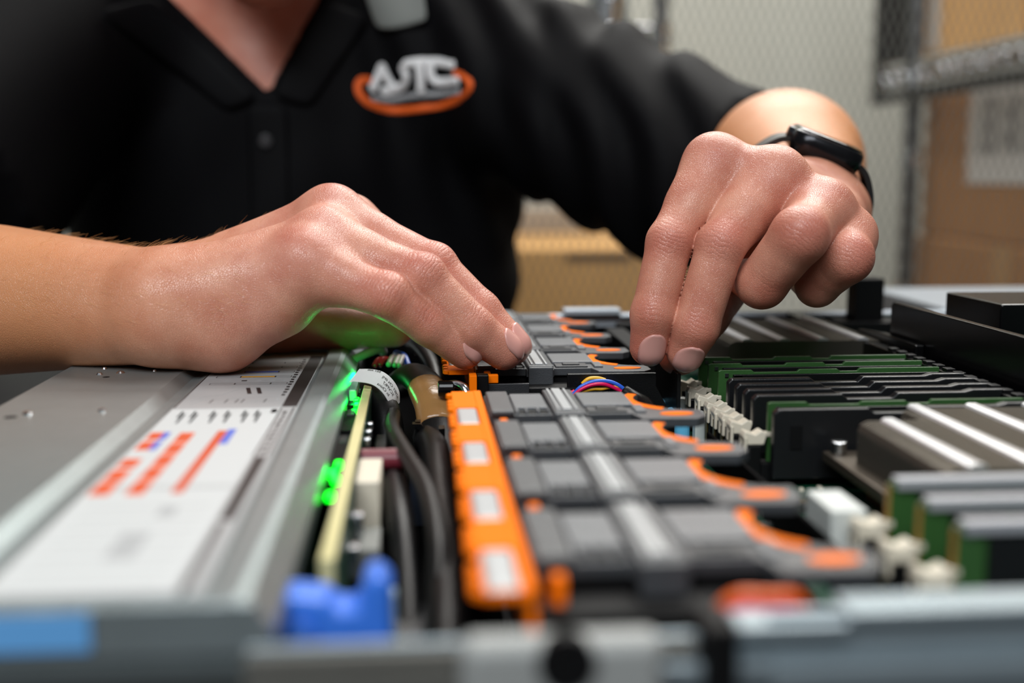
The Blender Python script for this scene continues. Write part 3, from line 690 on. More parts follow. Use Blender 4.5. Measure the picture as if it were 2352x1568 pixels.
MB().box(120, 330, 2180, 2320, -32.2, 2).build('tray', mat('pale_board', (170, 162, 150), .7), pp, bev=2); MB().box(117, 333, 2177, 2323, -6, 14).build('lid', mat('pale_board_lid', (184, 176, 164), .7), pp, bev=2)
ws = thing('wall_wire_shelf', 'chrome wire shelf with an end post high on the back wall', 'shelf', (250, 2250, 280))
b = MB()
for z in (276, 302): b.box(60, 392, 1895, 1901, z, z + 7).box(60, 392, 2490, 2496, z, z + 7).box(386, 392, 1895, 2496, z, z + 7)
b.build('shelf_frame', CHROME, ws, bev=1.5)
b = MB()
for k in range(22): b.box(62 + k * 15, 66 + k * 15, 1897, 2494, 308, 312)
b.build('shelf_wire', CHROME, ws)
MB().cyl((388, 1898, 270), 12, 600, n=18).build('post', MATS['rack_post_grey'], ws); MB().cyl((388, 1898, 268), 17, 40, n=18).build('post_collar', CHROME, ws)
MB().cyl((70, 1898, 270), 12, 600, n=18).build('post', MATS['rack_post_grey'], ws)
tb_ = thing('silver_tin', 'shiny silver tin standing on the chrome wall shelf', 'tin', (310, 1950, 312))
MB().cyl((310, 1950, 312), 34, 46, n=32).build('can', CHROME, tb_, bev=2); MB().cyl((310, 1950, 358), 35, 8, n=32).build('lid', STEEL, tb_, bev=1)
J = {
    'r_fore_u': (-185.9, 505.7, 22.3),
    'r_fore_r': (-197.2, 537.0, 22.2),
    'r_wr_u': (-96.5, 458.4, 24.3),
    'r_wr_r': (-103.4, 497.1, 22.2),
    'r_pinky0': (-42.4, 450.3, 40.3),
    'r_pinky1': (-11.3, 436.3, 30.1),
    'r_pinky2': (3.6, 440.6, 18.8),
    'r_pinky3': (17.2, 445.0, 7.7),
    'r_ring0': (-37.2, 463.2, 48.5),
    'r_ring1': (1.2, 444.2, 35.9),
    'r_ring2': (20.0, 444.1, 17.0),
    'r_ring3': (32.3, 447.8, 7.4),
    'r_mid0': (-35.2, 484.5, 56.4),
    'r_mid1': (5.6, 468.5, 38.1),
    'r_mid2': (23.8, 462.6, 21.0),
    'r_mid3': (36.4, 459.6, 7.2),
    'r_index0': (-29.9, 507.9, 52.9),
    'r_index1': (4.1, 500.0, 31.0),
    'r_index2': (21.3, 492.2, 14.1),
    'r_index3': (31.8, 484.3, 7.1),
    'r_thumb0': (-90.8, 503.2, 15.1),
    'r_thumb1': (-61.4, 516.6, 11.3),
    'r_thumb2': (-33.1, 516.0, 8.8),
    'r_thumb3': (-11.2, 514.2, 8.4),
    'l_index0': (118.9, 469.3, 78.3),
    'l_index1': (96.8, 449.6, 49.0),
    'l_index2': (89.5, 443.3, 21.6),
    'l_index3': (88.3, 445.6, 8.6),
    'l_mid0': (140.7, 460.7, 72.6),
    'l_mid1': (114.9, 442.0, 48.2),
    'l_mid2': (105.3, 439.3, 16.9),
    'l_mid3': (102.6, 443.2, 6.9),
    'l_ring0': (158.1, 453.5, 60.3),
    'l_ring1': (140.8, 427.4, 52.5),
    'l_ring2': (131.4, 441.7, 33.6),
    'l_ring3': (133.1, 465.8, 33.1),
    'l_pinky0': (168.3, 455.3, 50.1),
    'l_pinky1': (162.6, 436.5, 43.5),
    'l_pinky2': (155.9, 449.6, 31.8),
    'l_pinky3': (158.6, 471.8, 32.4),
    'l_thumb0': (159.1, 511.6, 55.9),
    'l_thumb1': (137.6, 495.5, 38.0),
    'l_thumb2': (117.5, 474.0, 18.1),
    'l_thumb3': (103.8, 459.9, 3.7),
    'r_hypo': (-76.4, 457.9, 18.1),
    'r_hypo2': (-53.7, 453.4, 27.1),
    'r_then': (-73.0, 494.6, 21.1),
    'l_wr_i': (176.2, 523.2, 61.7),
    'l_wr_p': (186.9, 527.8, 57.2),
    'l_fore_a': (211.7, 672.7, 78.2),
    'l_elb': (230.0, 746.8, 75.0),
    'l_fore_m': (193.8, 581.2, 66.3),
    'watch_c': (184.7, 533.9, 84.5),
}
for _k in J: J[_k] = np.array(J[_k], np.float32)
# ---------------------------------------------------------------- the person: one smooth surface grown around a skeleton
def cone(P, a, b, ra, rb):
    ba = b - a; L = float(ba @ ba) + 1e-9
    t = np.clip(((P - a) @ ba) / L, 0, 1)
    d = P - a - t[:, None] * ba
    return np.sqrt(np.einsum('ij,ij->i', d, d)) - (ra + (rb - ra) * t)
def ball(P, c, r):
    d = P - c
    return np.sqrt(np.einsum('ij,ij->i', d, d)) - r
def ell(P, c, r):
    q = (P - np.asarray(c, np.float32)) / np.asarray(r, np.float32)
    k = np.sqrt(np.einsum('ij,ij->i', q, q))
    return (k - 1) * min(r)
def smin(a, b, k):
    h = np.clip(0.5 + 0.5 * (b - a) / k, 0, 1)
    return b * (1 - h) + a * h - k * h * (1 - h)
def chain(P, js, rs, k=2.0):
    d = None
    for i in range(len(js) - 1):
        c = cone(P, js[i], js[i + 1], rs[i], rs[i + 1])
        d = c if d is None else smin(d, c, k)
    return d
def hand_sdf(H):
    def f(P):
        P = P.astype(np.float32)
        pal = None
        for (a, b, ra, rb, k) in H['palm']:
            c = cone(P, a, b, ra, rb)
            pal = c if pal is None else smin(pal, c, k)
        D = pal
        for F in H['fingers']:
            js, rs = F['j'], F['r']
            d = chain(P, js, rs, 2.5)
            for (c, r) in F.get('bumps', []):
                d = smin(d, ball(P, c, r), 4.0)
            d = smin(pal, d, F.get('k', 6.0))
            D = smin(D, d, H.get('gap', 1.1))
        for (c, r, k) in H.get('bumps', []):
            D = smin(D, ball(P, c, r), k)
        for (a, b, r, k) in H.get('cords', []):
            D = smin(D, cone(P, a, b, r, r * 0.8), k)
        return D
    return f
def surface(f, lo, hi, h, proj=2):
    """closed surface of f = 0 (surface nets on a sparse grid, then pulled onto f)"""
    lo = np.array(lo, np.float32); n = [int(math.ceil((hi[i] - lo[i]) / h)) + 1 for i in range(3)]
    B = 8; n = [((k + B - 1) // B) * B for k in n]
    F = np.empty(n, np.float32)
    nb = [k // B for k in n]
    cg = np.stack(np.meshgrid(*[np.arange(k) for k in nb], indexing='ij'), -1).reshape(-1, 3)
    cc = lo + (cg * B + (B - 1) / 2.0) * h
    dc = f(cc.astype(np.float32))
    F6 = F.reshape(nb[0], B, nb[1], B, nb[2], B)
    F6[...] = dc.reshape(nb)[:, None, :, None, :, None]
    act = np.abs(dc) < B * h * 1.25
    loc = np.stack(np.meshgrid(*[np.arange(B)] * 3, indexing='ij'), -1).reshape(-1, 3)
    ids = np.nonzero(act)[0]
    for s in range(0, len(ids), 1200):
        sel = cg[ids[s:s + 1200]]
        g = (sel[:, None, :] * B + loc[None]).reshape(-1, 3)
        F[g[:, 0], g[:, 1], g[:, 2]] = f((lo + g * h).astype(np.float32))
    neg = F < 0
    cnt = np.zeros([k - 1 for k in n], np.uint8)
    for i in (0, 1):
        for j in (0, 1):
            for k in (0, 1):
                cnt += neg[i:n[0] - 1 + i, j:n[1] - 1 + j, k:n[2] - 1 + k]
    cells = np.argwhere((cnt > 0) & (cnt < 8))
    idx = -np.ones(cnt.shape, np.int64); idx[tuple(cells.T)] = np.arange(len(cells))
    acc = np.zeros((len(cells), 3)); w = np.zeros(len(cells))
    cor = [(i, j, k) for i in (0, 1) for j in (0, 1) for k in (0, 1)]
    for a in cor:
        for ax in range(3):
            if a[ax]: continue
            b = list(a); b[ax] = 1
            fa = F[cells[:, 0] + a[0], cells[:, 1] + a[1], cells[:, 2] + a[2]]
            fb = F[cells[:, 0] + b[0], cells[:, 1] + b[1], cells[:, 2] + b[2]]
            m = (fa < 0) != (fb < 0)
            t = np.where(m, fa / np.where(m, fa - fb, 1), 0)
            q = np.array(a, float)[None].repeat(len(cells), 0); q[:, ax] = t
            acc += np.where(m[:, None], q, 0); w += m
    V = lo + (cells + acc / w[:, None]) * h
    faces = []
    for ax in range(3):
        u, v = (ax + 1) % 3, (ax + 2) % 3
        sl0 = [slice(0, -1)] * 3; sl1 = [slice(0, -1)] * 3; sl1[ax] = slice(1, None)
        s0 = neg[tuple(sl0)]; s1 = neg[tuple(sl1)]
        for flip, mm in ((False, s0 & ~s1), (True, ~s0 & s1)):
            e = np.argwhere(mm)
            e = e[(e[:, u] > 0) & (e[:, v] > 0)]
            if not len(e): continue
            c = []
            for du, dv in ((1, 1), (0, 1), (0, 0), (1, 0)):
                q = e.copy(); q[:, u] -= du; q[:, v] -= dv
                c.append(idx[tuple(q.T)])
            c = np.stack(c, 1)
            faces.append(c[:, ::-1] if flip else c)
    Fc = np.concatenate(faces); Fc = Fc[(Fc >= 0).all(1)]
    for _ in range(proj):
        d = f(V.astype(np.float32)); G = grad(f, V)
        V = V - np.clip(d, -h, h)[:, None] * G
    return V, Fc
def grad(f, V, e=0.35):
    G = np.empty((len(V), 3))
    for i in range(3):
        q = np.zeros(3); q[i] = e
        G[:, i] = f((V + q).astype(np.float32)) - f((V - q).astype(np.float32))
    return G / (np.linalg.norm(G, axis=1)[:, None] + 1e-9)
def finger(n, radii, k=6.0, bump=(), dors=None):
    js = [J[n + '%d' % i] for i in range(4)]
    F = dict(j=js, r=radii, k=k, bumps=[])
    for (i, off, r) in bump:
        F['bumps'].append((js[i] + np.array(off, np.float32), r))
    return F
def finger_sdf(F):
    return lambda P: chain(P.astype(np.float32), F['j'], F['r'], 2.5)
def toward(a, b, t):
    return a + (b - a) * t

# the person's right hand (palm down, fingers pointing to the server's rear), lying on the drive cover
Rp, Rr, Rm, Ri, Rt = [[J['r_%s%d' % (n, i)] for i in range(4)] for n in ('pinky', 'ring', 'mid', 'index', 'thumb')]
R_HAND = dict(
    palm=[(J['r_fore_u'], J['r_wr_u'], 31, 20.5, 8), (J['r_fore_r'], J['r_wr_r'], 31, 20.5, 14),
          (J['r_wr_u'], J['r_hypo'], 19, 16, 9), (J['r_wr_u'], Rp[0], 17.5, 11.5, 9), (J['r_wr_u'], Rr[0], 17.5, 10.5, 9),
          (J['r_wr_r'], Rm[0], 17.5, 10.5, 9), (J['r_wr_r'], Ri[0], 17.5, 10.5, 9), (J['r_hypo'], J['r_hypo2'], 16.5, 11, 10),
          (J['r_hypo2'], Rp[0], 11, 11.5, 10), (J['r_then'], Rm[0], 14, 8, 9), (J['r_wr_r'], J['r_then'], 18, 16, 9),
          (Rp[0], toward(Rp[0], Rp[1], .36), 11.5, 9.0, 8), (Rr[0], toward(Rr[0], Rr[1], .36), 11, 9, 8),
          (Rm[0], toward(Rm[0], Rm[1], .36), 11, 9, 8), (Ri[0], toward(Ri[0], Ri[1], .36), 11, 9, 8),
          (Rt[0], Rt[1], 16, 12.5, 10),
          (Rp[0], Rr[0], 9, 9, 8), (Rr[0], Rm[0], 9, 9, 8), (Rm[0], Ri[0], 9, 9, 8)],
    fingers=[finger('r_pinky', [10.6, 8.3, 7.7, 6.7], bump=[(1, (-.6, -1.2, 2.0), 6.5)]),
             finger('r_ring', [11.0, 9.0, 8.3, 7.4], bump=[(1, (.8, -.6, 2.2), 6.7)]),
             finger('r_mid', [11.2, 9.4, 8.3, 7.4], bump=[(1, (1.0, -.4, 2.2), 6.7)]),
             finger('r_index', [11.2, 9.2, 8.2, 7.2]), finger('r_thumb', [15, 12.3, 10.2, 8.6], k=8)],
    bumps=[(Rm[0] + np.array((.5, -1, 4.5), np.float32), 7.0, 6), (Ri[0] + np.array((1, -1, 3.5), np.float32), 7.5, 5),
           (Rr[0] + np.array((0, -2, 4.0), np.float32), 6.8, 6), (Rp[0] + np.array((0, -3.5, 3.5), np.float32), 6.8, 6)],
    cords=[(toward(J['r_wr_r'], Rm[0], .35) + np.array((0, 0, 13.), np.float32), Rm[0] + np.array((-3, 0, 9.), np.float32), 2.4, 5),
           (toward(J['r_wr_u'], Rr[0], .45) + np.array((0, -5, 12.), np.float32), Rr[0] + np.array((-3, -3, 8.5), np.float32), 2.2, 5)])
# the person's left hand (fingers pointing down, ring and little finger folded in)
Lp, Lr, Lm, Li, Lt = [[J['l_%s%d' % (n, i)] for i in range(4)] for n in ('pinky', 'ring', 'mid', 'index', 'thumb')]
L_HAND = dict(gap=0.45,
    palm=[(J['l_elb'], J['l_fore_a'], 43, 43, 8), (J['l_fore_a'], J['l_fore_m'], 43, 29, 8),
          (J['l_fore_m'], J['l_wr_i'], 25, 18.5, 8), (J['l_fore_m'], J['l_wr_p'], 24, 17.5, 9),
          (J['l_wr_i'], Li[0], 17, 10.5, 8), (J['l_wr_i'], Lm[0], 16, 10.5, 8), (J['l_wr_p'], Lr[0], 15, 10, 8), (J['l_wr_p'], Lp[0], 15, 9.5, 8),
          (Li[0], toward(Li[0], Li[1], .5), 10.5, 8.8, 7), (Lm[0], toward(Lm[0], Lm[1], .5), 10.5, 9.0, 7),
          (Lr[0], toward(Lr[0], Lr[1], .3), 10, 9.5, 6), (Lp[0], toward(Lp[0], Lp[1], .3), 9.5, 9, 6),
          (J['l_wr_i'], Lt[1], 16, 13, 10), (Li[0], Lm[0], 9.6, 9.6, 7), (Lm[0], Lr[0], 9.4, 9.2, 7), (Lr[0], Lp[0], 8.8, 8.6, 7)],
    fingers=[finger('l_index', [11.0, 8.8, 8.4, 7.2], bump=[(1, (-.2, -1.8, .6), 5.9)]),
             finger('l_mid', [11.4, 9.2, 8.7, 7.5], bump=[(1, (-.2, -1.9, .6), 6.4)]),
             finger('l_ring', [11.2, 10.6, 9.6, 8.4], bump=[(1, (.3, -2.2, 1.2), 8.0)]),
             finger('l_pinky', [10.6, 9.6, 8.2, 7.2], bump=[(1, (.6, -2.0, 1.0), 6.8)]), finger('l_thumb', [14, 12, 10.2, 8.8], k=8)],
    bumps=[(Li[0] + np.array((-1, -1, 2.), np.float32), 8, 5), (Lm[0] + np.array((0, -2, 3.), np.float32), 8, 5),
           (Lr[0] + np.array((0, -2, 3.5), np.float32), 7.5, 5), (Lp[0] + np.array((2, -2, 2.), np.float32), 7.5, 5)],
    cords=[])
r_hand = hand_sdf(R_HAND); l_hand = hand_sdf(L_HAND)
V3 = lambda *a: np.array(a, np.float32)
EL_R = V3(-330, 600, 72)
def torso(P, o=0.0):
    d = cone(P, V3(-183, 968, 100), V3(-165, 985, -300), 90 + o, 88 + o)
    d = smin(d, cone(P, V3(-7, 968, 100), V3(-25, 985, -300), 86 + o, 86 + o), 40)
    d = smin(d, cone(P, V3(-95, 950, 120), V3(-95, 968, -300), 98 + o, 96 + o), 40)
    d = smin(d, cone(P, V3(-250, 890, 182), V3(-100, 945, 196), 52 + o, 62 + o), 30)
    d = smin(d, cone(P, V3(-100, 945, 196), V3(42, 922, 186), 62 + o, 52 + o), 30)
    return d
def body_f(P):
    P = P.astype(np.float32)
    d = torso(P)
    d = smin(d, cone(P, V3(-100, 938, 200), V3(-100, 868, 300), 55, 53), 18)
    d = smin(d, ell(P, (-100, 836, 340), (74, 94, 112)), 12)
    d = smin(d, cone(P, V3(-98, 796, 206), V3(-150, 850, 275), 22, 28), 16)
    d = smin(d, cone(P, V3(-98, 796, 206), V3(-48, 850, 275), 22, 28), 16)
    d = smin(d, ball(P, V3(-98, 788, 206), 19), 12)
    d = smin(d, cone(P, V3(-99, 742, 330), V3(-99, 736, 292), 8, 13), 10)
    d = smin(d, cone(P, V3(-120, 762, 250), V3(-78, 762, 250), 7, 7), 8)
    d = np.maximum(d, -ball(P, V3(-126, 742, 335), 13)); d = np.maximum(d, -ball(P, V3(-72, 742, 335), 13))
    d = smin(d, ball(P, V3(-126, 756, 334), 12), 3); d = smin(d, ball(P, V3(-72, 756, 334), 12), 3)
    d = smin(d, ell(P, (-176, 850, 315), (9, 16, 30)), 5); d = smin(d, ell(P, (-24, 850, 315), (9, 16, 30)), 5)
    d = smin(d, cone(P, V3(-262, 880, 165), EL_R, 46, 39), 15)
    d = smin(d, cone(P, EL_R, toward(J['r_fore_u'], J['r_fore_r'], .5) + V3(-6, 3, 0), 39, 32), 6)
    d = smin(d, cone(P, V3(42, 915, 165), J['l_elb'], 46, 42), 15)
    d = smin(d, cone(P, J['l_elb'], toward(J['l_elb'], J['l_fore_a'], .6), 42, 42), 6)
    return d
SL_A, SL_B = V3(40, 912, 160), V3(206, 772, 66)
SR_A, SR_B = V3(-262, 885, 172), V3(-316, 735, 62)
def folds(P):
    x, y, z = P[:, 0], P[:, 1], P[:, 2]
    a = np.exp(-(((x - 45) / 85) ** 2 + ((z - 150) / 110) ** 2))
    f = 4.5 * a * np.sin(x * 0.16 + z * 0.045 + 1.4 * np.sin(z * 0.03))
    b = np.exp(-(((x - 140) / 70) ** 2)) * (z > -200)
    f += 4.5 * b * np.sin((x * 0.75 - y * 0.45) * 0.17 + z * 0.06 + 1.2 * np.sin(z * 0.05))
    c = np.exp(-((x + 100) / 150) ** 2) * np.exp(-((z - 20) / 110) ** 2)
    f += 3.0 * c * np.sin(z * 0.05 - x * 0.035 + 1.5 * np.sin(x * 0.02))
    return f
def shirt_f(P):
    P = P.astype(np.float32)
    d = torso(P, 7.0)
    for A, B, ra, rb in ((SL_A, SL_B, 70, 66), (SR_A, SR_B, 84, 92)):
        s = cone(P, A, B, ra, rb); n = (B - A) / np.linalg.norm(B - A)
        s = np.maximum(s, (P - B) @ n)
        d = smin(d, s, 26)
    d = d + folds(P)
    # neck opening: a V in front, a round hole round the neck
    x, y, z = P[:, 0], P[:, 1], P[:, 2]
    v = np.maximum((-104 - x) * 0.70 - (z - 131) * 0.71, (x + 104) * 0.885 - (z - 131) * 0.465)
    v = np.maximum(v, y - 930)
    nk = cone(P, V3(-100, 938, 190), V3(-100, 868, 320), 62, 64)
    d = np.maximum(d, -np.minimum(v, nk))
    return np.maximum(d, -z - 330)
def on_shirt(xz, off=0.0):
    """world-mm points on the front of the shirt at the given (x, z)"""
    P = np.array([(x, 760.0, z) for x, z in xz], np.float32)
    for _ in range(160):
        d = shirt_f(P); P[:, 1] += np.clip(d, -4, 12) * 0.7
    P[:, 1] -= off
    return P
def mesh_obj(name, V, F, m, parent, smooth=True, kind=None):
    me = bpy.data.meshes.new(name)
    o0 = parent.matrix_world.translation
    VV = np.asarray(V, float) * S + np.array([0, 0, TOP]) - np.array(o0)
    me.vertices.add(len(VV)); me.vertices.foreach_set('co', VV.reshape(-1))
    F = np.asarray(F); k = F.shape[1]
    me.loops.add(F.size); me.loops.foreach_set('vertex_index', F.reshape(-1).astype(np.int32))
    me.polygons.add(len(F)); me.polygons.foreach_set('loop_start', np.arange(0, F.size, k, dtype=np.int32))
    me.update(calc_edges=True)
    if smooth: me.polygons.foreach_set('use_smooth', [True] * len(F))
    me.materials.append(m)
    o = bpy.data.objects.new(name, me); root_col.objects.link(o); o.parent = parent
    if kind: o['kind'] = kind
    bpy.context.view_layer.update()
    return o

def skin_material():
    m = bpy.data.materials.new('skin'); m.use_nodes = True
    nt = m.node_tree; b = nt.nodes['Principled BSDF']; N = nt.nodes.new; L = nt.links.new
    tc = N('ShaderNodeTexCoord')
    red = N('ShaderNodeAttribute'); red.attribute_name = 'redness'
    cr = N('ShaderNodeAttribute'); cr.attribute_name = 'crease'
    ax = N('ShaderNodeAttribute'); ax.attribute_name = 'along'
    tan = N('ShaderNodeAttribute'); tan.attribute_name = 'tan'
    n1 = N('ShaderNodeTexNoise'); n1.inputs['Scale'].default_value = 70; n1.inputs['Detail'].default_value = 5
    L(tc.outputs['Object'], n1.inputs['Vector'])
    mx = N('ShaderNodeMix'); mx.data_type = 'RGBA'
    mx.inputs['A'].default_value = lin((208, 146, 122)); mx.inputs['B'].default_value = lin((188, 118, 96))
    r0 = N('ShaderNodeMapRange'); r0.inputs['From Min'].default_value = .35; r0.inputs['From Max'].default_value = .65
    L(n1.outputs['Fac'], r0.inputs['Value']); L(r0.outputs['Result'], mx.inputs['Factor'])
    m1 = N('ShaderNodeMix'); m1.data_type = 'RGBA'; m1.inputs['B'].default_value = lin((205, 138, 92))
    L(tan.outputs['Fac'], m1.inputs['Factor']); L(mx.outputs['Result'], m1.inputs['A'])
    m2 = N('ShaderNodeMix'); m2.data_type = 'RGBA'; m2.inputs['B'].default_value = lin((186, 84, 76))
    L(red.outputs['Fac'], m2.inputs['Factor']); L(m1.outputs['Result'], m2.inputs['A'])
    L(m2.outputs['Result'], b.inputs['Base Color'])
    b.inputs['Roughness'].default_value = 0.39
    b.inputs['Specular IOR Level'].default_value = 0.62
    b.inputs['Subsurface Weight'].default_value = 0.12
    b.inputs['Subsurface Radius'].default_value = (1.0, 0.35, 0.2)
    b.inputs['Subsurface Scale'].default_value = 0.004
    # fine relief: pores, a net of wrinkles, cross creases over the joints
    vo = N('ShaderNodeTexVoronoi'); vo.feature = 'DISTANCE_TO_EDGE'; vo.inputs['Scale'].default_value = 1250
    n2 = N('ShaderNodeTexNoise'); n2.inputs['Scale'].default_value = 160; n2.inputs['Detail'].default_value = 3
    L(tc.outputs['Object'], n2.inputs['Vector'])
    wv = N('ShaderNodeVectorMath'); wv.operation = 'MULTIPLY_ADD'; wv.inputs[1].default_value = (.0016, .0016, .0016)
    L(n2.outputs['Color'], wv.inputs[0]); L(tc.outputs['Object'], wv.inputs[2]); L(wv.outputs['Vector'], vo.inputs['Vector'])
    cl = N('ShaderNodeMath'); cl.operation = 'MINIMUM'; cl.inputs[1].default_value = 0.12; L(vo.outputs['Distance'], cl.inputs[0])
    ad = N('ShaderNodeMath'); ad.operation = 'MULTIPLY_ADD'; ad.inputs[1].default_value = 5.5
    L(n2.outputs['Fac'], ad.inputs[0]); L(ax.outputs['Fac'], ad.inputs[2])
    fr = N('ShaderNodeMath'); fr.operation = 'MULTIPLY'; fr.inputs[1].default_value = 1.9; L(ad.outputs[0], fr.inputs[0])
    sn = N('ShaderNodeMath'); sn.operation = 'SINE'; L(fr.outputs[0], sn.inputs[0])
    pw = N('ShaderNodeMath'); pw.operation = 'ABSOLUTE'; L(sn.outputs[0], pw.inputs[0])
    sq = N('ShaderNodeMath'); sq.operation = 'POWER'; sq.inputs[1].default_value = 0.45; L(pw.outputs[0], sq.inputs[0])
    ms = N('ShaderNodeMath'); ms.operation = 'MULTIPLY'; L(sq.outputs[0], ms.inputs[0]); L(cr.outputs['Fac'], ms.inputs[1])
    s2 = N('ShaderNodeMath'); s2.operation = 'MULTIPLY_ADD'; s2.inputs[1].default_value = 2.0
    L(cl.outputs[0], s2.inputs[0]); L(ms.outputs[0], s2.inputs[2])
    bp = N('ShaderNodeBump'); bp.inputs['Strength'].default_value = 0.55; bp.inputs['Distance'].default_value = 0.0006
    L(s2.outputs[0], bp.inputs['Height']); L(bp.outputs['Normal'], b.inputs['Normal'])
    return m
SKIN = skin_material()

person = thing('person', 'person in a black polo shirt leaning over the open server with both hands inside it', 'person', (-95, 980, -793))
# one body mesh: trunk, head and upper arms, going over into the finely shaped forearms and hands
bV, bF = surface(body_f, (-400, 480, -340), (290, 1090, 470), 6.0)
rV, rF = surface(r_hand, (-212, 425, -12), (52, 556, 80), 0.8)
lV, lF = surface(l_hand, (76, 410, -8), (272, 722, 132), 0.66)
hv = np.concatenate([rV, lV])
off = 0; Vs = []; Fs = []
for v, f in ((bV, bF), (rV, rF), (lV, lF)):
    Vs.append(v); Fs.append(f + off); off += len(v)
BV = np.concatenate(Vs); body = mesh_obj('body', BV, np.concatenate(Fs), SKIN, person)
red = np.zeros(len(BV)); crs = np.zeros(len(BV)); alg = np.zeros(len(BV)); tan = np.ones(len(BV))
h0 = len(bV)
H = BV[h0:]
def mark(arr, c, r, a, V=H):
    arr[h0:] = np.maximum(arr[h0:], a * np.exp(-((V - c) ** 2).sum(1) / (r * r)))
wr_r = toward(J['r_wr_u'], J['r_wr_r'], .5); wr_l = J['l_wr_i']
isr = H[:, 0] < 60
tan[h0:] = np.where(isr, np.clip((-60 - H[:, 0]) / 90, 0, 1) * .9, np.clip((H[:, 1] - 500) / 90, 0, 1))
tan[:h0] = np.where((torso(bV.astype(np.float32)) > 25) & (bV[:, 2] < 170), .9, .35)
for Q, nrm in ((Rp, (-.2, -.7, .7)), (Rr, (.1, -.5, .85)), (Rm, (.3, -.2, .9)), (Li, (-.3, -.9, .3)), (Lm, (-.2, -.95, .3)), (Lr, (0, -.95, .3)), (Lp, (.2, -.9, .4))):
    nv = np.array(nrm); nv /= np.linalg.norm(nv)
    mark(red, Q[1] + nv * 7, 9, .36); mark(red, Q[3], 11, .34); mark(red, Q[0] + nv * 9, 11, .22); mark(red, Q[2] + nv * 6, 6, .22)
    for j, (rad, amp) in enumerate(((9, .35), (8.5, .8), (5.5, .5))):
        a = Q[min(j + 1, 3)] - Q[max(j - 1, 0)] if j else Q[1] - Q[0]
        a = a / np.linalg.norm(a)
        g = amp * np.exp(-((H - (Q[j] + nv * 8)) ** 2).sum(1) / (rad * rad))
        up = g > crs[h0:]
        crs[h0:] = np.where(up, g, crs[h0:]); alg[h0:] = np.where(up, (H - Q[j]) @ a, alg[h0:])
red[:h0] = np.where((np.abs(bV[:, 0] + 100) < 85) & (bV[:, 2] > 110), .32, 0)
for nm, arr in (('redness', red), ('crease', crs), ('along', alg), ('tan', tan)):
    at = body.data.attributes.new(nm, 'FLOAT', 'POINT'); at.data.foreach_set('value', arr.astype(np.float32))

NAIL = mat('fingernail', (224, 170, 158), 0.3, 0.0, 0.0, spec=0.5)
_nt = NAIL.node_tree; _a = _nt.nodes.new('ShaderNodeAttribute'); _a.attribute_name = 'free_edge'
_m = _nt.nodes.new('ShaderNodeMix'); _m.data_type = 'RGBA'; _m.inputs['A'].default_value = lin((204, 150, 140)); _m.inputs['B'].default_value = lin((224, 196, 180))
_nt.links.new(_a.outputs['Fac'], _m.inputs['Factor']); _nt.links.new(_m.outputs['Result'], _nt.nodes['Principled BSDF'].inputs['Base Color'])
def nail(f, D, T, n, r, length=12.0, fwd_=0.86, wid=0.70):
    a = (T - D) / np.linalg.norm(T - D); n = np.array(n, float); n -= a * (n @ a); n /= np.linalg.norm(n); s = np.cross(a, n)
    nu, nvv = 15, 13; P = []
    us = np.sin(np.linspace(-1, 1, nu) * math.pi / 2); vs_ = np.linspace(-1, 1, nvv)
    for u in us:
        for v in vs_:
            # rounded rectangle outline in (u along, v across)
            q = 2.7 if u > 0 else 2.2
            wv = wid * r * max(0.02, 1 - (abs(u) * .995) ** q) ** (1 / q)
            lu = u * length / 2
            P.append(T + a * (r * fwd_ - length / 2 + lu) + s * (v * wv) + n * (r + 6))
    P = np.array(P, np.float32); nn = n.astype(np.float32)
    for _ in range(40):
        P = P - nn * np.clip(f(P) - 0.0, -1, 3)[:, None] * .8
    U = np.repeat(us, nvv); Vv = np.tile(vs_, nu)
    tipz = np.clip((U - .55) / .45, 0, 1)
    # stay on a fair nail plate instead of following the rounded finger end
    lift = 0.26 - 0.36 * (np.abs(Vv) > .99) - 0.3 * (U < -.99)
    base = P @ n
    G = base.reshape(nu, nvv)
    for i in range(nu):
        if us[i] > .35:
            j0 = np.searchsorted(us, .35); sl = (G[j0] - G[j0 - 3]) / 3
            G[i] = np.maximum(G[i], G[j0] + sl * (i - j0) * 1.15 - 0.05 * (i - j0) ** 1.5)
    P = P + n[None] * (G.reshape(-1) - base)[:, None] + n[None] * lift[:, None]
    F = [(i * nvv + j, (i + 1) * nvv + j, (i + 1) * nvv + j + 1, i * nvv + j + 1) for i in range(nu - 1) for j in range(nvv - 1)]
    o = mesh_obj('fingernail', P, F, NAIL, person)
    at = o.data.attributes.new('free_edge', 'FLOAT', 'POINT'); at.data.foreach_set('value', np.clip((U - .80) / .1, 0, 1).astype(np.float32))
    so = o.modifiers.new('plate', 'SOLIDIFY'); so.thickness = 0.0004; so.offset = -1
    return o
nail(finger_sdf(R_HAND['fingers'][0]), Rp[2], Rp[3], (.02, -.68, .73), 6.6, 11.5, wid=.78)
nail(finger_sdf(R_HAND['fingers'][1]), Rr[2], Rr[3], (.2, -.52, .8), 7.4, 12.5)
nail(finger_sdf(R_HAND['fingers'][2]), Rm[2], Rm[3], (.38, -.34, .85), 7.4, 12.5)
nail(finger_sdf(L_HAND['fingers'][0]), Li[2], Li[3], (.12, -1, .05), 7.1, 13.4, .84, .74)
nail(finger_sdf(L_HAND['fingers'][1]), Lm[2], Lm[3], (.10, -1, .0), 7.4, 13.0, .86, .74)

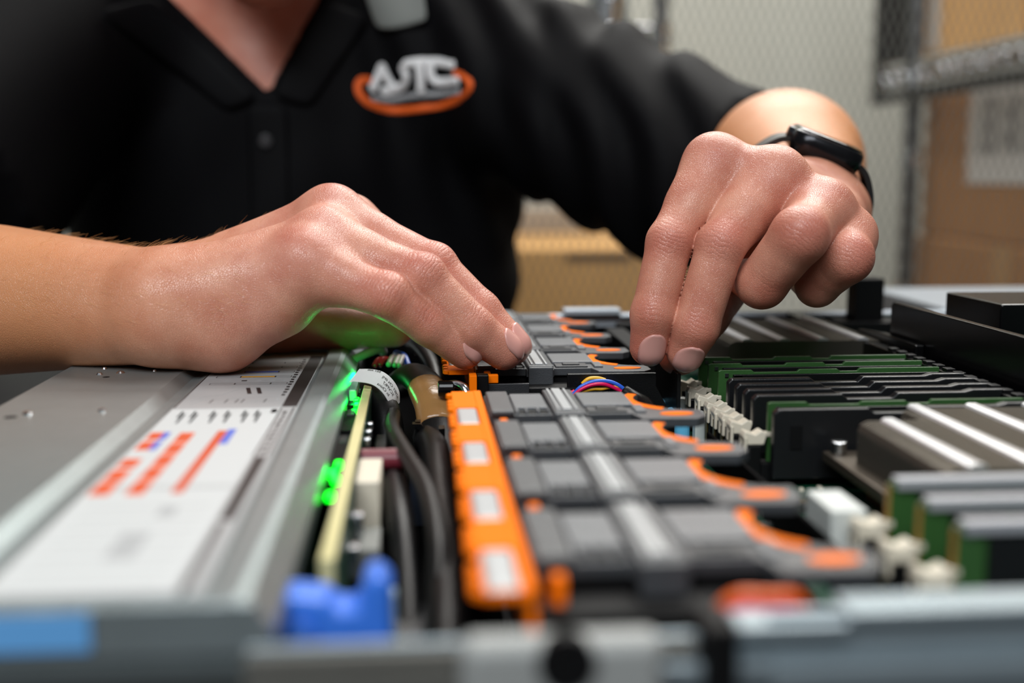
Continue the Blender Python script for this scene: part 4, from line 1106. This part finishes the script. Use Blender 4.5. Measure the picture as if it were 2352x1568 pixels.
# arm hair: short strands standing off the top of the forearm and wrist
rs = np.random.RandomState(4)
HB = MB()
cand = np.nonzero((rV[:, 0] > -180) & (rV[:, 0] < -62))[0]
G = grad(r_hand, rV[cand])
okh = (G[:, 2] > -.15) & (G[:, 1] < .6)
cand = cand[okh]; G = G[okh]
for q in rs.permutation(len(cand))[:520]:
    p = rV[cand[q]]; g = G[q]; dens = np.exp(-((p[0] + 103) / 34) ** 2)
    if rs.rand() > .3 + .7 * dens: continue
    ln = rs.uniform(4, 9); t = np.array([rs.uniform(.3, 1), rs.uniform(-.6, .1), rs.uniform(-.4, .3)])
    t -= g * (t @ g); t /= np.linalg.norm(t) + 1e-6
    HB.tube([p - g * .3, p + g * ln * .16 + t * ln * .4, p + g * ln * (.22 + .2 * rs.rand()) + t * ln * .95], [.034, .03, .012], n=3, smooth=3)
HAIR_M = mat('blond_arm_hair', (214, 172, 118), 0.35)
HB.build('arm_hair', HAIR_M, person, kind='stuff', label='fine blond hair on the forearm')

CLOTH = mat('black_polo_knit', (7, 7, 9), 0.7, 0.0, 0.25, 1500, spec=.09)
CLOTH2 = mat('black_collar_knit', (8, 8, 10), 0.65, 0.0, 0.3, 1500, spec=.09)
CLOTH_G = mat('grey_collar_lining', (112, 116, 112), 0.8, 0.0, 0.2, 1500)
sV, sF = surface(shirt_f, (-420, 640, -345), (300, 1100, 275), 6.0, proj=1)
shirt = mesh_obj('polo_shirt', sV, sF, CLOTH, person)
def flap(name, rows, m, parent, off=3.5, t=2.2):
    """cloth strip whose rows of (x, z) points lie on the shirt front"""
    n = len(rows[0]); pts = [p for r in rows for p in r]
    P = on_shirt(pts, 0)
    # keep the strip smooth where it spans the neck opening
    P[:, 1] = np.minimum(P[:, 1], np.median(P[:, 1]) + 40) - off
    F = [(i * n + j, i * n + j + 1, (i + 1) * n + j + 1, (i + 1) * n + j) for i in range(len(rows) - 1) for j in range(n - 1)]
    o = mesh_obj(name, P, F, m, parent)
    so = o.modifiers.new('thickness', 'SOLIDIFY'); so.thickness = t * S; so.offset = 0
    ss = o.modifiers.new('soft', 'SUBSURF'); ss.levels = 1; ss.render_levels = 1
    return o
flap('collar', [[(-107 - 2 - 10 * i, 128 + 9.8 * i), (-107 - 14 - 10.5 * i, 122 + 9.4 * i), (-107 - 26 - 11 * i, 118 + 9 * i)] for i in range(8)], CLOTH2, shirt)
flap('collar', [[(-101 + 5.0 * i, 129 + 9.8 * i), (-88 + 5.6 * i, 124 + 9.6 * i), (-74 + 6.2 * i, 121 + 9.4 * i)] for i in range(8)], CLOTH2, shirt)
flap('collar_lining', [[(-29 - 3 * i, 176 + 9 * i), (-14 - 3 * i, 175 + 9 * i), (2 - 2 * i, 180 + 9 * i), (8 - 1.2 * i, 181 + 9 * i)] for i in range(6)], CLOTH_G, shirt, off=6)
flap('placket', [[(-119, 126 - 18 * i), (-104, 124 - 18 * i), (-90, 126 - 18 * i)] for i in range(12)], CLOTH2, shirt, off=1.2)
for z in (98, 30, -40):
    p = on_shirt([(-106, z)], 3.4)[0]
    MB().cyl((p[0], p[1], p[2]), 4.6, -1.6, 'y', 16).build('button', mat('dark_button', (46, 46, 48), .3), shirt, bev=.4)
def hair_f(P):
    P = P.astype(np.float32)
    d = ell(P, (-100, 842, 346), (79, 98, 114))
    return np.maximum(d, np.maximum(345 - P[:, 2] - (P[:, 1] - 850) * .9, (790 - P[:, 1]) - (P[:, 2] - 400) * .9))
hV, hF = surface(hair_f, (-190, 730, 230), (-10, 950, 470), 5.0, proj=0)
mesh_obj('hair', hV, hF, mat('short_brown_hair', (58, 42, 30), .6, 0, .5, 700, .3), person)
# embroidered chest emblem
THREAD_W = mat('white_thread', (226, 226, 226), 0.7, 0.0, 0.4, 1600)
THREAD_O = mat('orange_thread', (232, 96, 20), 0.7, 0.0, 0.4, 1600)
THREAD_G = mat('grey_thread', (150, 152, 154), 0.7, 0.0, 0.4, 1600)
def lg(x, y):
    k = 0.3235
    return ((800 + x / 7.587 - 960) * k, 75 - (130 + y / 7.587 - 400) * k)
def stitch(name, pts, w, m, off, smooth=8, flat=.35):
    c = [(p[0], 0, p[1]) for p in (lg(*q) for q in pts)]
    c = spline(c, smooth) if len(c) > 2 else spline(c, 8)
    P = on_shirt([(q[0], q[2]) for q in c], off)
    # flattened cord lying on the cloth
    b = MB(); n = 8; r = w / 2; vs = []; m_ = len(P)
    for i in range(m_):
        t = P[min(i + 1, m_ - 1)] - P[max(i - 1, 0)]; t = t / np.linalg.norm(t)
        s_ = np.cross(t, (0, 1, 0)); s_ /= np.linalg.norm(s_)
        for k in range(n):
            w_ = 2 * math.pi * k / n
            vs.append(P[i] + s_ * r * math.cos(w_) + np.array((0, -1, 0)) * r * flat * math.sin(w_))
    fs = [tuple(range(n))[::-1], tuple(range((m_ - 1) * n, m_ * n))] + [(i * n + k, i * n + (k + 1) % n, (i + 1) * n + (k + 1) % n, (i + 1) * n + k) for i in range(m_ - 1) for k in range(n)]
    b.add(vs, fs)
    for e in (0, m_ - 1):
        bb = [tuple(P[e] + np.array((r * math.cos(a) * math.cos(q), -r * flat * math.sin(q), r * math.sin(a) * math.cos(q)))) for q in (0, .5, 1.0, 1.5) for a in np.arange(12) * math.pi / 6]
        b.add(bb, [(i * 12 + k, i * 12 + (k + 1) % 12, (i + 1) * 12 + (k + 1) % 12, (i + 1) * 12 + k) for i in range(3) for k in range(12)])
    return b
stitch('', [(400, 490), (290, 500), (225, 600), (265, 745), (400, 880), (610, 955), (850, 980), (1200, 965), (1600, 915), (1890, 845), (2040, 740), (2075, 600), (1960, 470), (1860, 430)], 5.6, None, 0).build('emblem_ring', THREAD_O, shirt, smooth=True)
stitch('', [(480, 790), (760, 800), (1250, 745), (1900, 715)], 4.6, None, 0).build('emblem_text_line', THREAD_G, shirt, smooth=True)
b = stitch('', [(470, 620), (545, 450), (630, 270)], 6.4, None, .6); c = stitch('', [(630, 270), (740, 470), (850, 600)], 6.0, None, .6); b.add(c.v, c.f); b.build('emblem_letter', THREAD_W, shirt, smooth=True)
stitch('', [(660, 660), (850, 635), (1000, 570), (1050, 440), (1000, 300), (1090, 235)], 6.2, None, .7).build('emblem_letter', THREAD_W, shirt, smooth=True)
b = stitch('', [(1050, 240), (1280, 215), (1560, 215)], 6.4, None, .7); c = stitch('', [(1250, 240), (1270, 440), (1280, 660)], 6.0, None, .7); b.add(c.v, c.f); b.build('emblem_letter', THREAD_W, shirt, smooth=True)
stitch('', [(1800, 290), (1640, 235), (1500, 230), (1440, 300), (1450, 440), (1560, 540), (1870, 545)], 6.4, None, .9).build('emblem_letter', THREAD_W, shirt, smooth=True)
# seated lower half, under the table
def legs_f(P):
    P = P.astype(np.float32)
    d = cone(P, V3(-150, 985, -300), V3(-40, 985, -300), 105, 105)
    for sx in (-1, 1):
        hp, kn, an = V3(-95 + sx * 75, 960, -330), V3(-95 + sx * 110, 640, -300), V3(-95 + sx * 110, 700, -715)
        d = smin(d, cone(P, hp, kn, 88, 64), 20); d = smin(d, cone(P, kn, an, 62, 50), 8)
    return np.maximum(d, P[:, 2] + 285 - 0.0)
tV, tF = surface(legs_f, (-300, 560, -780), (110, 1100, -270), 11.0, proj=1)
mesh_obj('trousers', tV, tF, mat('dark_trousers', (24, 25, 30), .85), person)
for sx in (-1, 1):
    b = MB(); x = -95 + sx * 110
    b.prism([(x - 40, 560), (x - 30, 510), (x, 490), (x + 30, 510), (x + 40, 560), (x + 36, 700), (x + 30, 760), (x, 775), (x - 30, 760), (x - 36, 700)], -793, -735)
    b.build('shoe', BLACK_M, person, bev=14, seg=3)
st = thing('work_stool', 'black round stool the person sits on behind the table', 'stool', (-95, 985, -793))
MB().cyl((-95, 985, -455), 170, 45, n=40).build('seat', BLACK_M, st, bev=10)
for k in range(4):
    a = math.radians(45 + 90 * k); c, s_ = math.cos(a), math.sin(a)
    MB().tube([(-95 + 110 * c, 985 + 110 * s_, -450), (-95 + 170 * c, 985 + 170 * s_, -792)], 13, smooth=1).build('leg', STEEL_D, st, smooth=True)

# smartwatch on the left wrist
wa = (J['l_wr_i'] + J['l_wr_p']) / 2 - J['l_fore_m']; wa /= np.linalg.norm(wa)          # along the forearm to the hand
wn = np.array((.36, -.10, .93)); wn -= wa * (wn @ wa); wn /= np.linalg.norm(wn)          # off the back of the wrist
wsd = np.cross(wa, wn)
wc = np.array(J['watch_c']) + wn * 3.2
watch = thing('smartwatch', 'black smartwatch with rounded case worn on the wrist', 'watch', tuple(wc))
def wpt(a, s_, n_): return tuple(wc + wa * a + wsd * s_ + wn * n_)
def rrect(hx, hy, r, n=6):
    out = []
    for cx, cy, a0 in ((hx - r, hy - r, 0), (-hx + r, hy - r, 90), (-hx + r, -hy + r, 180), (hx - r, -hy + r, 270)):
        out += arc(cx, cy, r, a0, a0 + 90, n)
    return out
def wloft(levels):
    b = MB(); rings = []
    for (hx, hy, r, z) in levels: rings.append([wpt(p[0], p[1], z) for p in rrect(hx, hy, r)])
    n = len(rings[0]); vs = [p for q in rings for p in q]
    fs = [tuple(range(n))[::-1], tuple(range((len(rings) - 1) * n, len(rings) * n))]
    for i in range(len(rings) - 1):
        for k in range(n): fs.append((i * n + k, i * n + (k + 1) % n, (i + 1) * n + (k + 1) % n, (i + 1) * n + k))
    return b.add(vs, fs)
CASE = mat('watch_case_metal', (34, 35, 38), 0.22, 0.7)
wloft([(16, 13.5, 6, -6.5), (19, 16, 8, -5), (19.8, 17, 9, -1), (19.2, 16.4, 9, 2.8), (18.2, 15.6, 8.5, 4)]).build('case', CASE, watch, smooth=True)
wloft([(18.2, 15.6, 8.5, 3.9), (17.6, 15, 8.3, 4.8), (15.5, 13, 7.5, 5.3)]).build('screen', mat('watch_glass', (8, 9, 10), 0.05, 0.0, coat=.5), watch, smooth=True)
b = MB(); c0 = np.array(wpt(6, 17.0, 0)); b.tube([wpt(6, 16.5, .5), wpt(6, 18.8, .5)], 3.2, n=14, smooth=1); b.build('crown', CASE, watch)
def strap(sgn, name):
    # from the case edge round the wrist; the loops meet under it
    P = [wpt(0, sgn * 15, -1), wpt(0, sgn * 22, -5), wpt(-.5, sgn * 29, -16), wpt(-1, sgn * 30, -28), wpt(-1, sgn * 22, -40), wpt(-1, sgn * 4, -45)]
    MB().ribbon(P, wa, 20, 2.4, 8).build(name, mat('watch_band_rubber', (17, 17, 18), .5), watch, smooth=False)
strap(1, 'strap'); strap(-1, 'strap')
